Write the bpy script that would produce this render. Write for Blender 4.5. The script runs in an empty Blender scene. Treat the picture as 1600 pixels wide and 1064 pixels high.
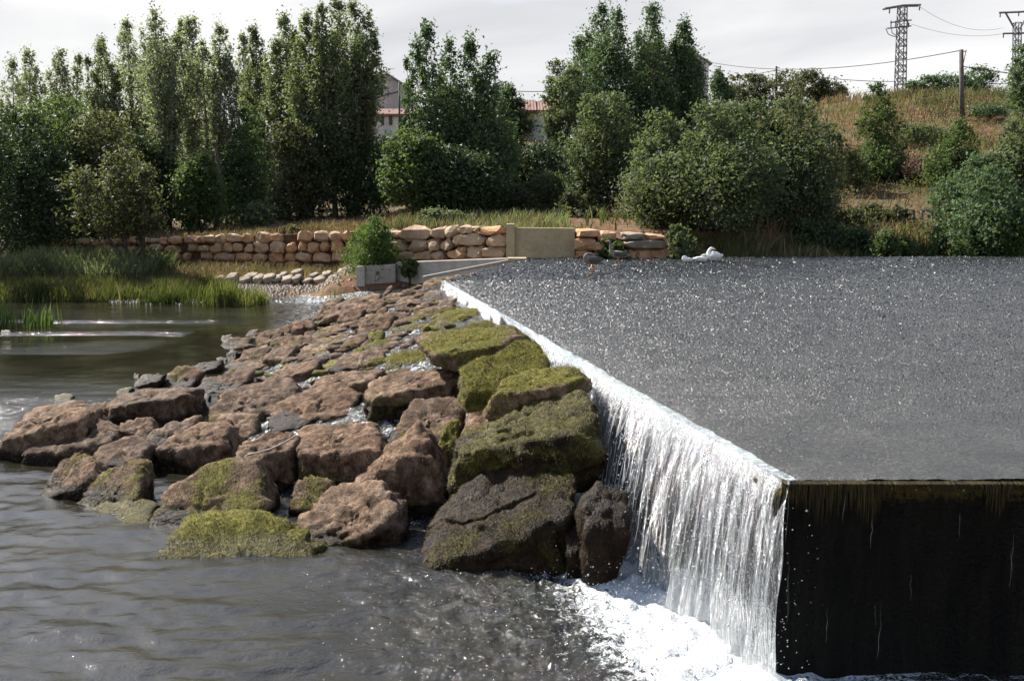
import bpy, bmesh, math
import numpy as np
from mathutils import Vector

# ------------------------------------------------------------------ camera, sky, sun, exposure
SC = bpy.context.scene
F = 1555.6                                  # focal length in photo pixels (35 mm on 36 mm, 1600 px)
PITCH = math.atan(232 / F)
H = 3.88                                    # eye height over the pool
ZL = 1.62                                   # height of the weir lip over the pool
cam_d = bpy.data.cameras.new('camera')
cam_d.lens = 35.0; cam_d.sensor_width = 36.0; cam_d.clip_start = 0.1; cam_d.clip_end = 3000
cam = bpy.data.objects.new('camera', cam_d)
SC.collection.objects.link(cam)
cam.location = (0, 0, H)
cam.rotation_euler = (math.pi / 2 - PITCH, 0, 0)
SC.camera = cam

SUN_DIR = Vector((-0.72, 0.62, 0.86)).normalized()
SUN_EL = math.asin(SUN_DIR.z)
SUN_AZ = math.atan2(SUN_DIR.x, SUN_DIR.y)

world = bpy.data.worlds.new('World'); SC.world = world; world.use_nodes = True
wn = world.node_tree.nodes; wl = world.node_tree.links
wn.clear()
w_out = wn.new('ShaderNodeOutputWorld'); w_bg = wn.new('ShaderNodeBackground'); w_bg.inputs['Strength'].default_value = 0.1
sky = wn.new('ShaderNodeTexSky'); sky.sky_type = 'NISHITA'; sky.sun_disc = False
sky.sun_elevation = SUN_EL; sky.sun_rotation = SUN_AZ; sky.air_density = 1.0; sky.dust_density = 1.0
tc = wn.new('ShaderNodeTexCoord')
sep = wn.new('ShaderNodeSeparateXYZ'); wl.new(tc.outputs['Generated'], sep.inputs[0])
za = wn.new('ShaderNodeMath'); za.operation = 'MAXIMUM'; za.inputs[1].default_value = 0.0; wl.new(sep.outputs['Z'], za.inputs[0])
zb = wn.new('ShaderNodeMath'); zb.operation = 'ADD'; zb.inputs[1].default_value = 0.16; wl.new(za.outputs[0], zb.inputs[0])
dv = wn.new('ShaderNodeVectorMath'); dv.operation = 'DIVIDE'
cmb = wn.new('ShaderNodeCombineXYZ')
for k in range(3): wl.new(zb.outputs[0], cmb.inputs[k])
wl.new(tc.outputs['Generated'], dv.inputs[0]); wl.new(cmb.outputs[0], dv.inputs[1])
n1 = wn.new('ShaderNodeTexNoise'); n1.inputs['Scale'].default_value = 0.9; n1.inputs['Detail'].default_value = 7; n1.inputs['Roughness'].default_value = 0.52
n1.inputs['Distortion'].default_value = 0.5
wl.new(dv.outputs[0], n1.inputs['Vector'])
r1 = wn.new('ShaderNodeValToRGB')           # cloud tone, dull underside to bright
r1.color_ramp.elements[0].position = 0.30; r1.color_ramp.elements[0].color = (2.7, 2.74, 2.9, 1)
r1.color_ramp.elements[1].position = 0.66; r1.color_ramp.elements[1].color = (4.0, 4.0, 4.0, 1)
wl.new(n1.outputs['Fac'], r1.inputs[0])
n2 = wn.new('ShaderNodeTexNoise'); n2.inputs['Scale'].default_value = 0.75; n2.inputs['Detail'].default_value = 5
wl.new(dv.outputs[0], n2.inputs['Vector'])
# broken cloud: overlapping towards the horizon, gaps overhead
cov = wn.new('ShaderNodeMath'); cov.operation = 'MULTIPLY_ADD'; cov.inputs[1].default_value = -1.15; cov.inputs[2].default_value = 0.5
wl.new(za.outputs[0], cov.inputs[0])
ca = wn.new('ShaderNodeMath'); ca.operation = 'ADD'; wl.new(n2.outputs['Fac'], ca.inputs[0]); wl.new(cov.outputs[0], ca.inputs[1])
cm = wn.new('ShaderNodeMapRange'); cm.inputs['From Min'].default_value = 0.42; cm.inputs['From Max'].default_value = 0.68
wl.new(ca.outputs[0], cm.inputs['Value'])
mx = wn.new('ShaderNodeMix'); mx.data_type = 'RGBA'
wl.new(cm.outputs[0], mx.inputs['Factor']); wl.new(sky.outputs[0], mx.inputs['A']); wl.new(r1.outputs[0], mx.inputs['B'])
wl.new(mx.outputs['Result'], w_bg.inputs['Color']); wl.new(w_bg.outputs[0], w_out.inputs[0])

sun_d = bpy.data.lights.new('sun', 'SUN'); sun_d.energy = 5.0; sun_d.angle = math.radians(0.5); sun_d.color = (1.0, 0.95, 0.87)
sun = bpy.data.objects.new('sun', sun_d); SC.collection.objects.link(sun)
sun.rotation_euler = SUN_DIR.to_track_quat('Z', 'Y').to_euler()

SC.view_settings.view_transform = 'Standard'; SC.view_settings.look = 'None'
SC.view_settings.exposure = 1.35; SC.view_settings.gamma = 1.0; SC.view_settings.use_curve_mapping = False
SC.cycles.max_bounces = 6; SC.cycles.diffuse_bounces = 3; SC.cycles.glossy_bounces = 3
SC.cycles.transmission_bounces = 4; SC.cycles.transparent_max_bounces = 10
SC.cycles.caustics_reflective = False; SC.cycles.caustics_refractive = False
SC.cycles.use_denoising = True
SC.cycles.sample_clamp_indirect = 4.0

# ------------------------------------------------------------------ helpers
RNG = np.random.default_rng(7)

def ray(px, py):
    u = (px - 800) / F; v = (532 - py) / F
    return np.array([u, math.cos(PITCH) + v * math.sin(PITCH), -math.sin(PITCH) + v * math.cos(PITCH)])
def at(px, py, d):
    r = ray(px, py); t = d / r[1]
    return np.array([0, 0, H]) + t * r
def onz(px, py, z):
    r = ray(px, py); t = (z - H) / r[2]
    return np.array([0, 0, H]) + t * r

def _hash(ix, iy, iz):
    h = (ix.astype(np.uint32) * np.uint32(374761393) + iy.astype(np.uint32) * np.uint32(668265263) + iz.astype(np.uint32) * np.uint32(2246822519))
    h = (h ^ (h >> np.uint32(13))) * np.uint32(1274126177)
    h = h ^ (h >> np.uint32(16))
    return h.astype(np.float64) / 4294967295.0
def vnoise(P):
    P = np.asarray(P, float); i = np.floor(P).astype(np.int64); f = P - i; u = f * f * f * (f * (f * 6 - 15) + 10)
    out = 0
    for a in (0, 1):
        wa = u[:, 0] if a else 1 - u[:, 0]
        for b in (0, 1):
            wb = u[:, 1] if b else 1 - u[:, 1]
            for c in (0, 1):
                wc = u[:, 2] if c else 1 - u[:, 2]
                out = out + wa * wb * wc * _hash(i[:, 0] + a, i[:, 1] + b, i[:, 2] + c)
    return out
def fbm(P, octv=4, gain=0.5):
    P = np.asarray(P, float); s = 0; a = 1; t = 0
    for k in range(octv):
        s = s + a * vnoise(P * (2.03 ** k) + 17.3 * k); t += a; a *= gain
    return s / t
def sstep(a, b, x):
    t = np.clip((x - a) / (b - a), 0, 1); return t * t * (3 - 2 * t)

def mesh(name, V, polys, smooth=True, attrs=None):
    """polys: list of int arrays (M,3) or (M,4)"""
    me = bpy.data.meshes.new(name)
    V = np.asarray(V, np.float32)
    polys = [np.asarray(p, np.int32) for p in polys if len(p)]
    nl = sum(p.size for p in polys); nf = sum(len(p) for p in polys)
    me.vertices.add(len(V)); me.vertices.foreach_set('co', V.ravel())
    me.loops.add(nl); me.polygons.add(nf)
    me.loops.foreach_set('vertex_index', np.concatenate([p.ravel() for p in polys]))
    st = []; o = 0
    for p in polys:
        st.append(o + np.arange(len(p)) * p.shape[1]); o += p.size
    me.polygons.foreach_set('loop_start', np.concatenate(st).astype(np.int32))
    me.polygons.foreach_set('use_smooth', np.full(nf, smooth))
    for k, a in (attrs or {}).items():
        a = np.asarray(a, np.float32)
        if a.ndim == 2: me.attributes.new(k, 'FLOAT_VECTOR', 'POINT').data.foreach_set('vector', a.ravel())
        else: me.attributes.new(k, 'FLOAT', 'POINT').data.foreach_set('value', a)
    me.update(calc_edges=True); me.validate()
    return me

def put(name, me, mat=None, loc=(0, 0, 0), parent=None, label=None, cat=None, group=None, kind=None):
    o = bpy.data.objects.new(name, me); SC.collection.objects.link(o)
    o.location = Vector([float(c) for c in loc])
    if mat is not None and me is not None and not me.materials: me.materials.append(mat)
    if parent is not None: o.parent = parent
    if label: o['label'] = label
    if cat: o['category'] = cat
    if group: o['group'] = group
    if kind: o['kind'] = kind
    return o
def root(name, loc, label, cat, group=None):
    return put(name, None, None, loc, None, label, cat, group)

class MB:
    def __init__(s): s.V = []; s.Q = []; s.T = []; s.n = 0
    def add(s, V, Q=None, T=None):
        V = np.asarray(V, float).reshape(-1, 3)
        if Q is not None and len(Q): s.Q.append(np.asarray(Q, int).reshape(-1, 4) + s.n)
        if T is not None and len(T): s.T.append(np.asarray(T, int).reshape(-1, 3) + s.n)
        s.V.append(V); s.n += len(V); return s
    def box(s, lo, hi):
        x0, y0, z0 = lo; x1, y1, z1 = hi
        V = [(x0, y0, z0), (x1, y0, z0), (x1, y1, z0), (x0, y1, z0), (x0, y0, z1), (x1, y0, z1), (x1, y1, z1), (x0, y1, z1)]
        return s.hexa(V)
    def hexa(s, V):
        return s.add(V, [(0, 3, 2, 1), (4, 5, 6, 7), (0, 1, 5, 4), (1, 2, 6, 5), (2, 3, 7, 6), (3, 0, 4, 7)])
    def tube(s, pts, rad, n=6, cap=True):
        pts = np.asarray(pts, float); m = len(pts); rad = np.broadcast_to(np.asarray(rad, float), (m,))
        tg = np.gradient(pts, axis=0); tg /= np.linalg.norm(tg, axis=1)[:, None] + 1e-9
        up = np.array([0, 0, 1.0]) if abs(tg[0][2]) < 0.9 else np.array([1.0, 0, 0])
        a = np.cross(tg, up); a /= np.linalg.norm(a, axis=1)[:, None] + 1e-9; b = np.cross(tg, a)
        th = np.arange(n) * 2 * math.pi / n
        V = pts[:, None, :] + rad[:, None, None] * (np.cos(th)[None, :, None] * a[:, None, :] + np.sin(th)[None, :, None] * b[:, None, :])
        i = np.arange(m - 1)[:, None] * n; j = np.arange(n)[None, :]; j2 = (j + 1) % n
        Q = np.stack([i + j, i + j2, i + n + j2, i + n + j], -1).reshape(-1, 4)
        V = V.reshape(-1, 3); T = []
        if cap:
            V = np.vstack([V, pts[0], pts[-1]]); c0 = m * n; c1 = c0 + 1
            for k in range(n):
                T.append((c0, (k + 1) % n, k)); T.append((c1, (m - 1) * n + k, (m - 1) * n + (k + 1) % n))
        return s.add(V, Q, T)
    def mesh(s, name, smooth=False, off=(0, 0, 0), attrs=None):
        V = np.vstack(s.V) - np.asarray(off, float)
        P = []
        if s.Q: P.append(np.vstack(s.Q))
        if s.T: P.append(np.vstack(s.T))
        return mesh(name, V, P, smooth, attrs)
    def put(s, name, mat, parent=None, smooth=False, loc=None, **k):
        off = np.array(parent.location) if parent is not None and loc is None else (np.asarray(loc) if loc is not None else np.zeros(3))
        if parent is not None and parent.parent is not None: off = off + np.array(parent.parent.location)
        return put(name, s.mesh(name, smooth, off), mat, (0, 0, 0) if parent is not None else off, parent, **k)

def ico(level):
    bm = bmesh.new(); bmesh.ops.create_icosphere(bm, subdivisions=level, radius=1)
    bm.verts.ensure_lookup_table()
    V = np.array([v.co[:] for v in bm.verts]); T = np.array([[v.index for v in f.verts] for f in bm.faces]); bm.free()
    return V / np.linalg.norm(V, axis=1)[:, None], T
ICO = {k: ico(k) for k in (1, 2, 3, 4, 5, 6)}
OCT = (np.array([(1, 0, 0), (-1, 0, 0), (0, 1, 0), (0, -1, 0), (0, 0, 1), (0, 0, -1)], float), np.array([(0, 2, 4), (2, 1, 4), (1, 3, 4), (3, 0, 4), (2, 0, 5), (1, 2, 5), (3, 1, 5), (0, 3, 5)]))

# ------------------------------------------------------------------ materials
def nmat(name):
    m = bpy.data.materials.new(name); m.use_nodes = True; nt = m.node_tree; nt.nodes.clear()
    out = nt.nodes.new('ShaderNodeOutputMaterial')
    return m, nt, out
class NT:
    def __init__(s, nt): s.nt = nt
    def n(s, t, **k):
        x = s.nt.nodes.new(t)
        for a, b in k.items():
            if a.startswith('i_'): x.inputs[a[2:].replace('_', ' ')].default_value = b
            else: setattr(x, a, b)
        return x
    def l(s, a, b): s.nt.links.new(a, b)
    def ramp(s, fac, stops):
        r = s.n('ShaderNodeValToRGB'); e = r.color_ramp.elements
        while len(e) < len(stops): e.new(0.5)
        for q, (p, c) in zip(e, stops): q.position = p; q.color = (c[0], c[1], c[2], 1) if hasattr(c, '__len__') else (c, c, c, 1)
        s.l(fac, r.inputs[0]); return r.outputs[0]
    def mix(s, fac, a, b, mode='MIX'):
        m = s.n('ShaderNodeMix', data_type='RGBA', blend_type=mode)
        for v, k in ((fac, 'Factor'), (a, 'A'), (b, 'B')):
            if hasattr(v, 'links'): s.l(v, m.inputs[k])
            elif k == 'Factor': m.inputs['Factor'].default_value = v
            else: m.inputs[k].default_value = (v[0], v[1], v[2], 1)
        return m.outputs['Result']
    def math(s, op, a, b=None, c=None):
        m = s.n('ShaderNodeMath', operation=op)
        for k, v in enumerate((a, b, c)):
            if v is None: continue
            if hasattr(v, 'links'): s.l(v, m.inputs[k])
            else: m.inputs[k].default_value = v
        return m.outputs[0]
    def noise(s, vec, scale, detail=4, rough=0.55, dist=0.0):
        n = s.n('ShaderNodeTexNoise'); n.inputs['Scale'].default_value = scale; n.inputs['Detail'].default_value = detail
        n.inputs['Roughness'].default_value = rough; n.inputs['Distortion'].default_value = dist
        if vec is not None: s.l(vec, n.inputs['Vector'])
        return n.outputs['Fac']
    def scaled(s, vec, sc):
        m = s.n('ShaderNodeVectorMath', operation='MULTIPLY'); s.l(vec, m.inputs[0]); m.inputs[1].default_value = sc; return m.outputs[0]
    def pos(s): return s.n('ShaderNodeNewGeometry').outputs['Position']
    def attr(s, name): return s.n('ShaderNodeAttribute', attribute_name=name).outputs['Fac']
    def bump(s, h, strength, dist, normal=None):
        b = s.n('ShaderNodeBump'); b.inputs['Strength'].default_value = strength; b.inputs['Distance'].default_value = dist
        s.l(h, b.inputs['Height'])
        if normal is not None: s.l(normal, b.inputs['Normal'])
        return b.outputs[0]
    def bsdf(s, out, col=None, rough=0.8, normal=None, spec=0.5, **k):
        p = s.n('ShaderNodeBsdfPrincipled')
        for v, kk in ((col, 'Base Color'), (rough, 'Roughness')):
            if v is None: continue
            if hasattr(v, 'links'): s.l(v, p.inputs[kk])
            else: p.inputs[kk].default_value = (v[0], v[1], v[2], 1) if kk == 'Base Color' else v
        p.inputs['Specular IOR Level'].default_value = spec
        for a, b in k.items(): p.inputs[a].default_value = b
        if normal is not None: s.l(normal, p.inputs['Normal'])
        if out is not None: s.l(p.outputs[0], out.inputs[0])
        return p.outputs[0]

def simple(name, c0, c1, scale=6.0, rough=0.85, bump=0.3, bd=0.02, detail=5, spec=0.3, metal=0.0):
    m, nt, out = nmat(name); g = NT(nt); P = g.pos()
    n = g.noise(P, scale, detail); n2 = g.noise(P, scale * 7, 3)
    c = g.ramp(n, [(0.3, c0), (0.7, c1)])
    c = g.mix(0.35, c, g.ramp(n2, [(0.3, (0.4, 0.4, 0.4)), (0.7, (1, 1, 1))]), 'MULTIPLY')
    g.bsdf(out, c, rough, g.bump(g.math('ADD', n, g.math('MULTIPLY', n2, 0.5)), bump, bd), spec, Metallic=metal)
    return m

def mat_rock():
    m, nt, out = nmat('boulder_rock'); g = NT(nt); P = g.pos()
    ow = g.n('ShaderNodeObjectInfo').outputs['Random']
    big = g.noise(P, 1.7, 5, 0.6, 0.4); mid = g.noise(P, 6.5, 6, 0.65, 0.3); fine = g.noise(P, 38, 4, 0.7)
    fib = g.noise(g.scaled(P, (46, 46, 7)), 1.0, 3, 0.6, 0.6)
    c = g.ramp(mid, [(0.28, (0.034, 0.022, 0.015)), (0.44, (0.105, 0.068, 0.044)), (0.57, (0.225, 0.155, 0.108)), (0.72, (0.38, 0.285, 0.21))])
    grey = g.ramp(mid, [(0.3, (0.06, 0.048, 0.04)), (0.7, (0.23, 0.19, 0.155))])
    c = g.mix(g.ramp(big, [(0.46, 0.0), (0.7, 0.5)]), c, grey)
    tn = g.n('ShaderNodeValToRGB'); tn.color_ramp.interpolation = 'LINEAR'
    for q, (p_, c_) in zip([tn.color_ramp.elements[0], tn.color_ramp.elements[1], tn.color_ramp.elements.new(0.35), tn.color_ramp.elements.new(0.7)], [(0, (0.62, 0.61, 0.62)), (1, (1.2, 1.03, 0.92)), (0.35, (1.18, 1.2, 1.2)), (0.7, (0.82, 0.76, 0.7))]): q.position = p_; q.color = (*c_, 1)
    g.l(ow, tn.inputs[0]); c = g.mix(1.0, c, tn.outputs[0], 'MULTIPLY')
    c = g.mix(0.62, c, g.ramp(fib, [(0.3, (0.42, 0.38, 0.34)), (0.62, (1.15, 1.1, 1.05))]), 'MULTIPLY')
    c = g.mix(0.4, c, g.ramp(fine, [(0.3, (0.45, 0.45, 0.45)), (0.65, (1.1, 1.1, 1.1))]), 'MULTIPLY')
    mossn = g.noise(P, 22, 4, 0.7)
    mc = g.ramp(mossn, [(0.25, (0.025, 0.024, 0.006)), (0.5, (0.1, 0.092, 0.018)), (0.72, (0.22, 0.195, 0.042))])
    mo = g.math('ADD', g.attr('moss'), g.math('MULTIPLY', g.math('SUBTRACT', g.noise(P, 14, 4, 0.7), 0.5), 0.9))
    mof = g.ramp(mo, [(0.36, 0.0), (0.54, 1.0)])
    wet = g.math('ADD', g.attr('wet'), g.math('MULTIPLY', g.math('SUBTRACT', big, 0.5), 0.5))
    wf = g.ramp(wet, [(0.3, 0.0), (0.7, 1.0)])
    c = g.mix(wf, c, g.mix(1.0, c, (0.125, 0.1, 0.07), 'MULTIPLY'))
    c = g.mix(mof, c, g.mix(wf, mc, g.mix(1.0, mc, (0.55, 0.5, 0.45), 'MULTIPLY')))
    ro = g.ramp(wf, [(0.0, 0.9), (1.0, 0.5)])
    h = g.math('ADD', g.math('ADD', g.math('MULTIPLY', mid, 1.0), g.math('MULTIPLY', fine, 0.35)), g.math('MULTIPLY', fib, 0.5))
    h = g.math('ADD', h, g.math('MULTIPLY', g.math('MULTIPLY', mof, mossn), 0.8))
    g.bsdf(out, c, ro, g.bump(h, 0.85, 0.05), 0.13)
    return m

def mat_leaf(name, c0, c1, trans=0.48):
    m, nt, out = nmat(name); g = NT(nt)
    c = g.ramp(g.attr('tint'), [(0.0, c0), (1.0, c1)])
    p = g.bsdf(None, c, 0.6, None, 0.18)
    t = g.n('ShaderNodeBsdfTranslucent'); g.l(g.mix(1.0, c, (1.25, 1.35, 0.7), 'MULTIPLY'), t.inputs[0])
    mx = g.n('ShaderNodeMixShader'); mx.inputs[0].default_value = trans
    g.l(p, mx.inputs[1]); g.l(t.outputs[0], mx.inputs[2]); g.l(mx.outputs[0], out.inputs[0])
    return m

def mat_water():
    """the river: murky olive water, white only where the foam attribute says aerated"""
    m, nt, out = nmat('river_water'); g = NT(nt); P = g.pos()
    a = g.noise(g.scaled(P, (1.0, 1.6, 1.0)), 5.0, 4, 0.6, 0.4)
    b = g.noise(g.scaled(P, (1.0, 1.4, 1.0)), 21.0, 4, 0.6)
    ch = g.attr('chop')
    h = g.math('ADD', g.math('MULTIPLY', a, g.math('MULTIPLY_ADD', ch, 1.0, 0.05)), g.math('MULTIPLY', b, g.math('MULTIPLY_ADD', ch, 0.5, 0.008)))
    nrm = g.bump(h, 1.0, 0.06)
    mud = g.ramp(g.noise(P, 0.8, 4), [(0.35, (0.009, 0.0082, 0.005)), (0.65, (0.02, 0.0175, 0.011))])
    w = g.bsdf(None, mud, 0.06, nrm, 0.5, IOR=1.5)
    fn = g.noise(P, 9.0, 6, 0.7, 0.8); fn2 = g.noise(P, 48.0, 3, 0.7)
    fo = g.math('ADD', g.attr('foam'), g.math('MULTIPLY', g.math('SUBTRACT', g.math('ADD', fn, g.math('MULTIPLY', g.math('SUBTRACT', fn2, 0.5), 0.7)), 0.5), 2.0))
    ff = g.ramp(fo, [(0.52, 0.0), (0.9, 1.0)])
    fb = g.bump(g.math('ADD', fn, fn2), 0.5, 0.05)
    fd = g.bsdf(None, (0.57, 0.59, 0.6), 0.4, fb, 0.5)
    mx = g.n('ShaderNodeMixShader'); g.l(ff, mx.inputs[0]); g.l(w, mx.inputs[1]); g.l(fd, mx.inputs[2]); g.l(mx.outputs[0], out.inputs[0])
    return m

def mat_apron():
    m, nt, out = nmat('apron_water'); g = NT(nt); P = g.pos()
    base = g.ramp(g.noise(P, 1.4, 5, 0.6), [(0.3, (0.025, 0.025, 0.0235)), (0.7, (0.05, 0.0495, 0.046))])
    fl = g.noise(P, 30, 3, 0.6)
    base = g.mix(0.7, base, g.ramp(fl, [(0.35, (0.4, 0.4, 0.4)), (0.66, (1.7, 1.7, 1.7))]), 'MULTIPLY')
    nrm = g.bump(g.noise(g.scaled(P, (1.0, 1.3, 1.0)), 60, 3, 0.6), 0.5, 0.02)
    g.bsdf(out, base, 0.25, nrm, 0.5, IOR=1.4)
    return m

def mat_fall():
    m, nt, out = nmat('falling_water'); g = NT(nt)
    uv = g.n('ShaderNodeAttribute', attribute_name='flow').outputs['Vector']
    st = g.noise(g.scaled(uv, (15, 1.5, 1)), 1.0, 5, 0.62, 1.1)
    st2 = g.noise(g.scaled(uv, (64, 8, 1)), 1.0, 4, 0.65, 0.9)
    sm = g.math('ADD', g.math('MULTIPLY', st, 0.62), g.math('MULTIPLY', st2, 0.45))
    wf = g.math('ADD', sm, g.math('MULTIPLY', g.math('SUBTRACT', g.attr('white'), 0.5), 0.62))
    wm = g.ramp(wf, [(0.5, 0.0), (0.7, 0.8)])
    nrm = g.bump(sm, 1.0, 0.07)
    gl = g.n('ShaderNodeBsdfGlossy'); gl.inputs['Roughness'].default_value = 0.12; g.l(nrm, gl.inputs['Normal']); gl.inputs['Color'].default_value = (0.9, 0.92, 0.93, 1)
    tr = g.n('ShaderNodeBsdfTransparent'); tr.inputs[0].default_value = (0.72, 0.75, 0.73, 1)
    fr = g.n('ShaderNodeFresnel'); fr.inputs[0].default_value = 1.45; g.l(nrm, fr.inputs['Normal'])
    clear = g.n('ShaderNodeMixShader'); g.l(g.math('ADD', fr.outputs[0], 0.12), clear.inputs[0]); g.l(tr.outputs[0], clear.inputs[1]); g.l(gl.outputs[0], clear.inputs[2])
    df = g.bsdf(None, (0.57, 0.59, 0.6), 0.2, nrm, 0.6)
    tl = g.n('ShaderNodeBsdfTranslucent'); tl.inputs[0].default_value = (0.4, 0.42, 0.43, 1)
    wh = g.n('ShaderNodeMixShader'); wh.inputs[0].default_value = 0.25; g.l(df, wh.inputs[1]); g.l(tl.outputs[0], wh.inputs[2])
    fin = g.n('ShaderNodeMixShader'); g.l(wm, fin.inputs[0]); g.l(clear.outputs[0], fin.inputs[1]); g.l(wh.outputs[0], fin.inputs[2])
    g.l(fin.outputs[0], out.inputs[0])
    return m

def mat_ground():
    m, nt, out = nmat('bank_earth'); g = NT(nt); P = g.pos()
    n = g.noise(P, 0.35, 6, 0.6); n2 = g.noise(P, 2.6, 6, 0.65); n3 = g.noise(P, 19, 3, 0.7)
    dry = g.ramp(n2, [(0.3, (0.11, 0.068, 0.04)), (0.55, (0.22, 0.15, 0.088)), (0.75, (0.3, 0.215, 0.13))])
    red = g.ramp(n2, [(0.3, (0.14, 0.062, 0.036)), (0.7, (0.28, 0.145, 0.088))])
    grn = g.ramp(n2, [(0.3, (0.03, 0.042, 0.016)), (0.7, (0.1, 0.11, 0.045))])
    c = g.mix(g.ramp(n, [(0.4, 0.0), (0.6, 1.0)]), dry, red)
    c = g.mix(g.attr('green'), c, grn)
    c = g.mix(0.5, c, g.ramp(n3, [(0.3, (0.45, 0.45, 0.45)), (0.65, (1.1, 1.1, 1.1))]), 'MULTIPLY')
    g.bsdf(out, c, 0.95, g.bump(g.math('ADD', n2, n3), 0.8, 0.15), 0.1)
    return m

def mat_weir():
    m, nt, out = nmat('weir_concrete'); g = NT(nt); P = g.pos()
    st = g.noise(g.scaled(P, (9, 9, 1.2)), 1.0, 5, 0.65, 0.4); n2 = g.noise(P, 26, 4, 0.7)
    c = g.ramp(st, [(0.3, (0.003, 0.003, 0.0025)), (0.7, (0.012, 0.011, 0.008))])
    z = g.n('ShaderNodeSeparateXYZ'); g.l(P, z.inputs[0])
    al = g.math('ADD', g.math('MULTIPLY', g.math('SUBTRACT', z.outputs['Z'], ZL - 0.24), 5.0), g.math('MULTIPLY', g.math('SUBTRACT', n2, 0.5), 1.6))
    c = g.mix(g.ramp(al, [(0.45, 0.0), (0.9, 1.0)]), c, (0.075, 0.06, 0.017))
    g.bsdf(out, c, 0.28, g.bump(g.math('ADD', g.math('MULTIPLY', st, 1.6), n2), 1.0, 0.06), 0.1)
    return m

M = {}
M['rock'] = mat_rock(); M['water'] = mat_water(); M['apron'] = mat_apron(); M['fall'] = mat_fall(); M['ground'] = mat_ground(); M['weir'] = mat_weir()
M['wallstone'] = simple('wall_stone', (0.29, 0.185, 0.105), (0.5, 0.36, 0.225), 2.2, 0.9, 0.7, 0.06)
M['tanstone'] = simple('tan_wall_stone', (0.29, 0.19, 0.115), (0.46, 0.33, 0.215), 2.0, 0.9, 0.6, 0.05)
M['redstone'] = simple('red_wall_stone', (0.31, 0.165, 0.08), (0.52, 0.325, 0.18), 2.4, 0.9, 0.7, 0.06)
M['palestone'] = simple('pale_river_stone', (0.13, 0.1, 0.075), (0.33, 0.27, 0.205), 2.5, 0.9, 0.6, 0.05)
M['concrete'] = simple('pale_concrete', (0.3, 0.27, 0.22), (0.44, 0.4, 0.34), 3.0, 0.9, 0.3, 0.02)
M['tanconcrete'] = simple('tan_concrete', (0.3, 0.24, 0.145), (0.43, 0.35, 0.22), 1.6, 0.9, 0.25, 0.02)
M['earthback'] = simple('joint_earth', (0.06, 0.035, 0.022), (0.15, 0.085, 0.05), 5, 0.95, 0.6, 0.06)
M['gravel'] = simple('gravel', (0.22, 0.18, 0.14), (0.42, 0.36, 0.29), 9, 0.9, 0.6, 0.04)
M['bark'] = simple('grey_bark', (0.07, 0.06, 0.045), (0.2, 0.175, 0.14), 9, 0.95, 0.7, 0.03)
M['darkbark'] = simple('dark_bark', (0.03, 0.025, 0.02), (0.09, 0.07, 0.05), 9, 0.95, 0.7, 0.03)
M['deadwood'] = simple('bleached_wood', (0.3, 0.25, 0.19), (0.5, 0.43, 0.34), 20, 0.85, 0.5, 0.01)
M['steel'] = simple('galvanised_steel', (0.12, 0.125, 0.13), (0.2, 0.2, 0.205), 5, 0.55, 0.1, 0.01, metal=0.4)
M['rust'] = simple('painted_steel_red', (0.16, 0.09, 0.075), (0.24, 0.16, 0.14), 5, 0.7, 0.1, 0.01)
M['cable'] = simple('black_cable', (0.03, 0.03, 0.032), (0.05, 0.05, 0.052), 5, 0.7, 0.0)
M['polewood'] = simple('pole_wood', (0.07, 0.058, 0.05), (0.14, 0.12, 0.1), 6, 0.9, 0.4, 0.02)
M['plaster'] = simple('white_plaster', (0.5, 0.48, 0.45), (0.66, 0.64, 0.6), 1.2, 0.9, 0.2, 0.02)
M['greyplaster'] = simple('grey_render', (0.36, 0.32, 0.31), (0.46, 0.42, 0.405), 0.9, 0.9, 0.2, 0.02)
M['ochre'] = simple('ochre_masonry', (0.24, 0.16, 0.09), (0.4, 0.28, 0.17), 2.0, 0.95, 0.6, 0.05)
M['tile'] = simple('red_roof_tile', (0.13, 0.065, 0.045), (0.26, 0.145, 0.11), 4.0, 0.85, 0.5, 0.03)
M['slate'] = simple('grey_roof', (0.2, 0.2, 0.22), (0.32, 0.32, 0.35), 2.0, 0.8, 0.3, 0.02)
M['glass'] = simple('window_glass', (0.02, 0.022, 0.025), (0.05, 0.055, 0.06), 1.0, 0.15, 0.0, spec=0.6)
M['yellow'] = simple('yellow_paint', (0.5, 0.34, 0.06), (0.6, 0.42, 0.1), 3, 0.6, 0.1, 0.01)
M['greyfeather'] = simple('grey_feathers', (0.075, 0.065, 0.055), (0.3, 0.27, 0.23), 14, 0.8, 0.4, 0.01)
M['darkfeather'] = simple('dark_wing_feathers', (0.04, 0.035, 0.03), (0.13, 0.115, 0.1), 18, 0.8, 0.4, 0.01)
M['whitefeather'] = simple('white_feathers', (0.66, 0.65, 0.62), (0.8, 0.79, 0.77), 14, 0.8, 0.3, 0.01)
M['bill'] = simple('orange_bill', (0.42, 0.15, 0.03), (0.5, 0.2, 0.05), 14, 0.5, 0.1, 0.005)
M['drop'] = simple('drops_and_glints', (0.34, 0.36, 0.37), (0.5, 0.51, 0.52), 14, 0.1, 0.0, spec=0.9)
M['dribble'] = simple('wall_dribble', (0.12, 0.125, 0.13), (0.3, 0.31, 0.32), 9, 0.15, 0.0, spec=0.6)
M['poplar'] = mat_leaf('poplar_leaves', (0.06, 0.078, 0.04), (0.21, 0.235, 0.135))
M['poplar_grey'] = mat_leaf('grey_poplar_leaves', (0.088, 0.104, 0.066), (0.3, 0.32, 0.23))
M['darkleaf'] = mat_leaf('dark_leaves', (0.016, 0.028, 0.012), (0.068, 0.095, 0.042), 0.25)
M['deepgreen'] = mat_leaf('deep_green_leaves', (0.036, 0.062, 0.03), (0.125, 0.175, 0.09), 0.4)
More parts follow.
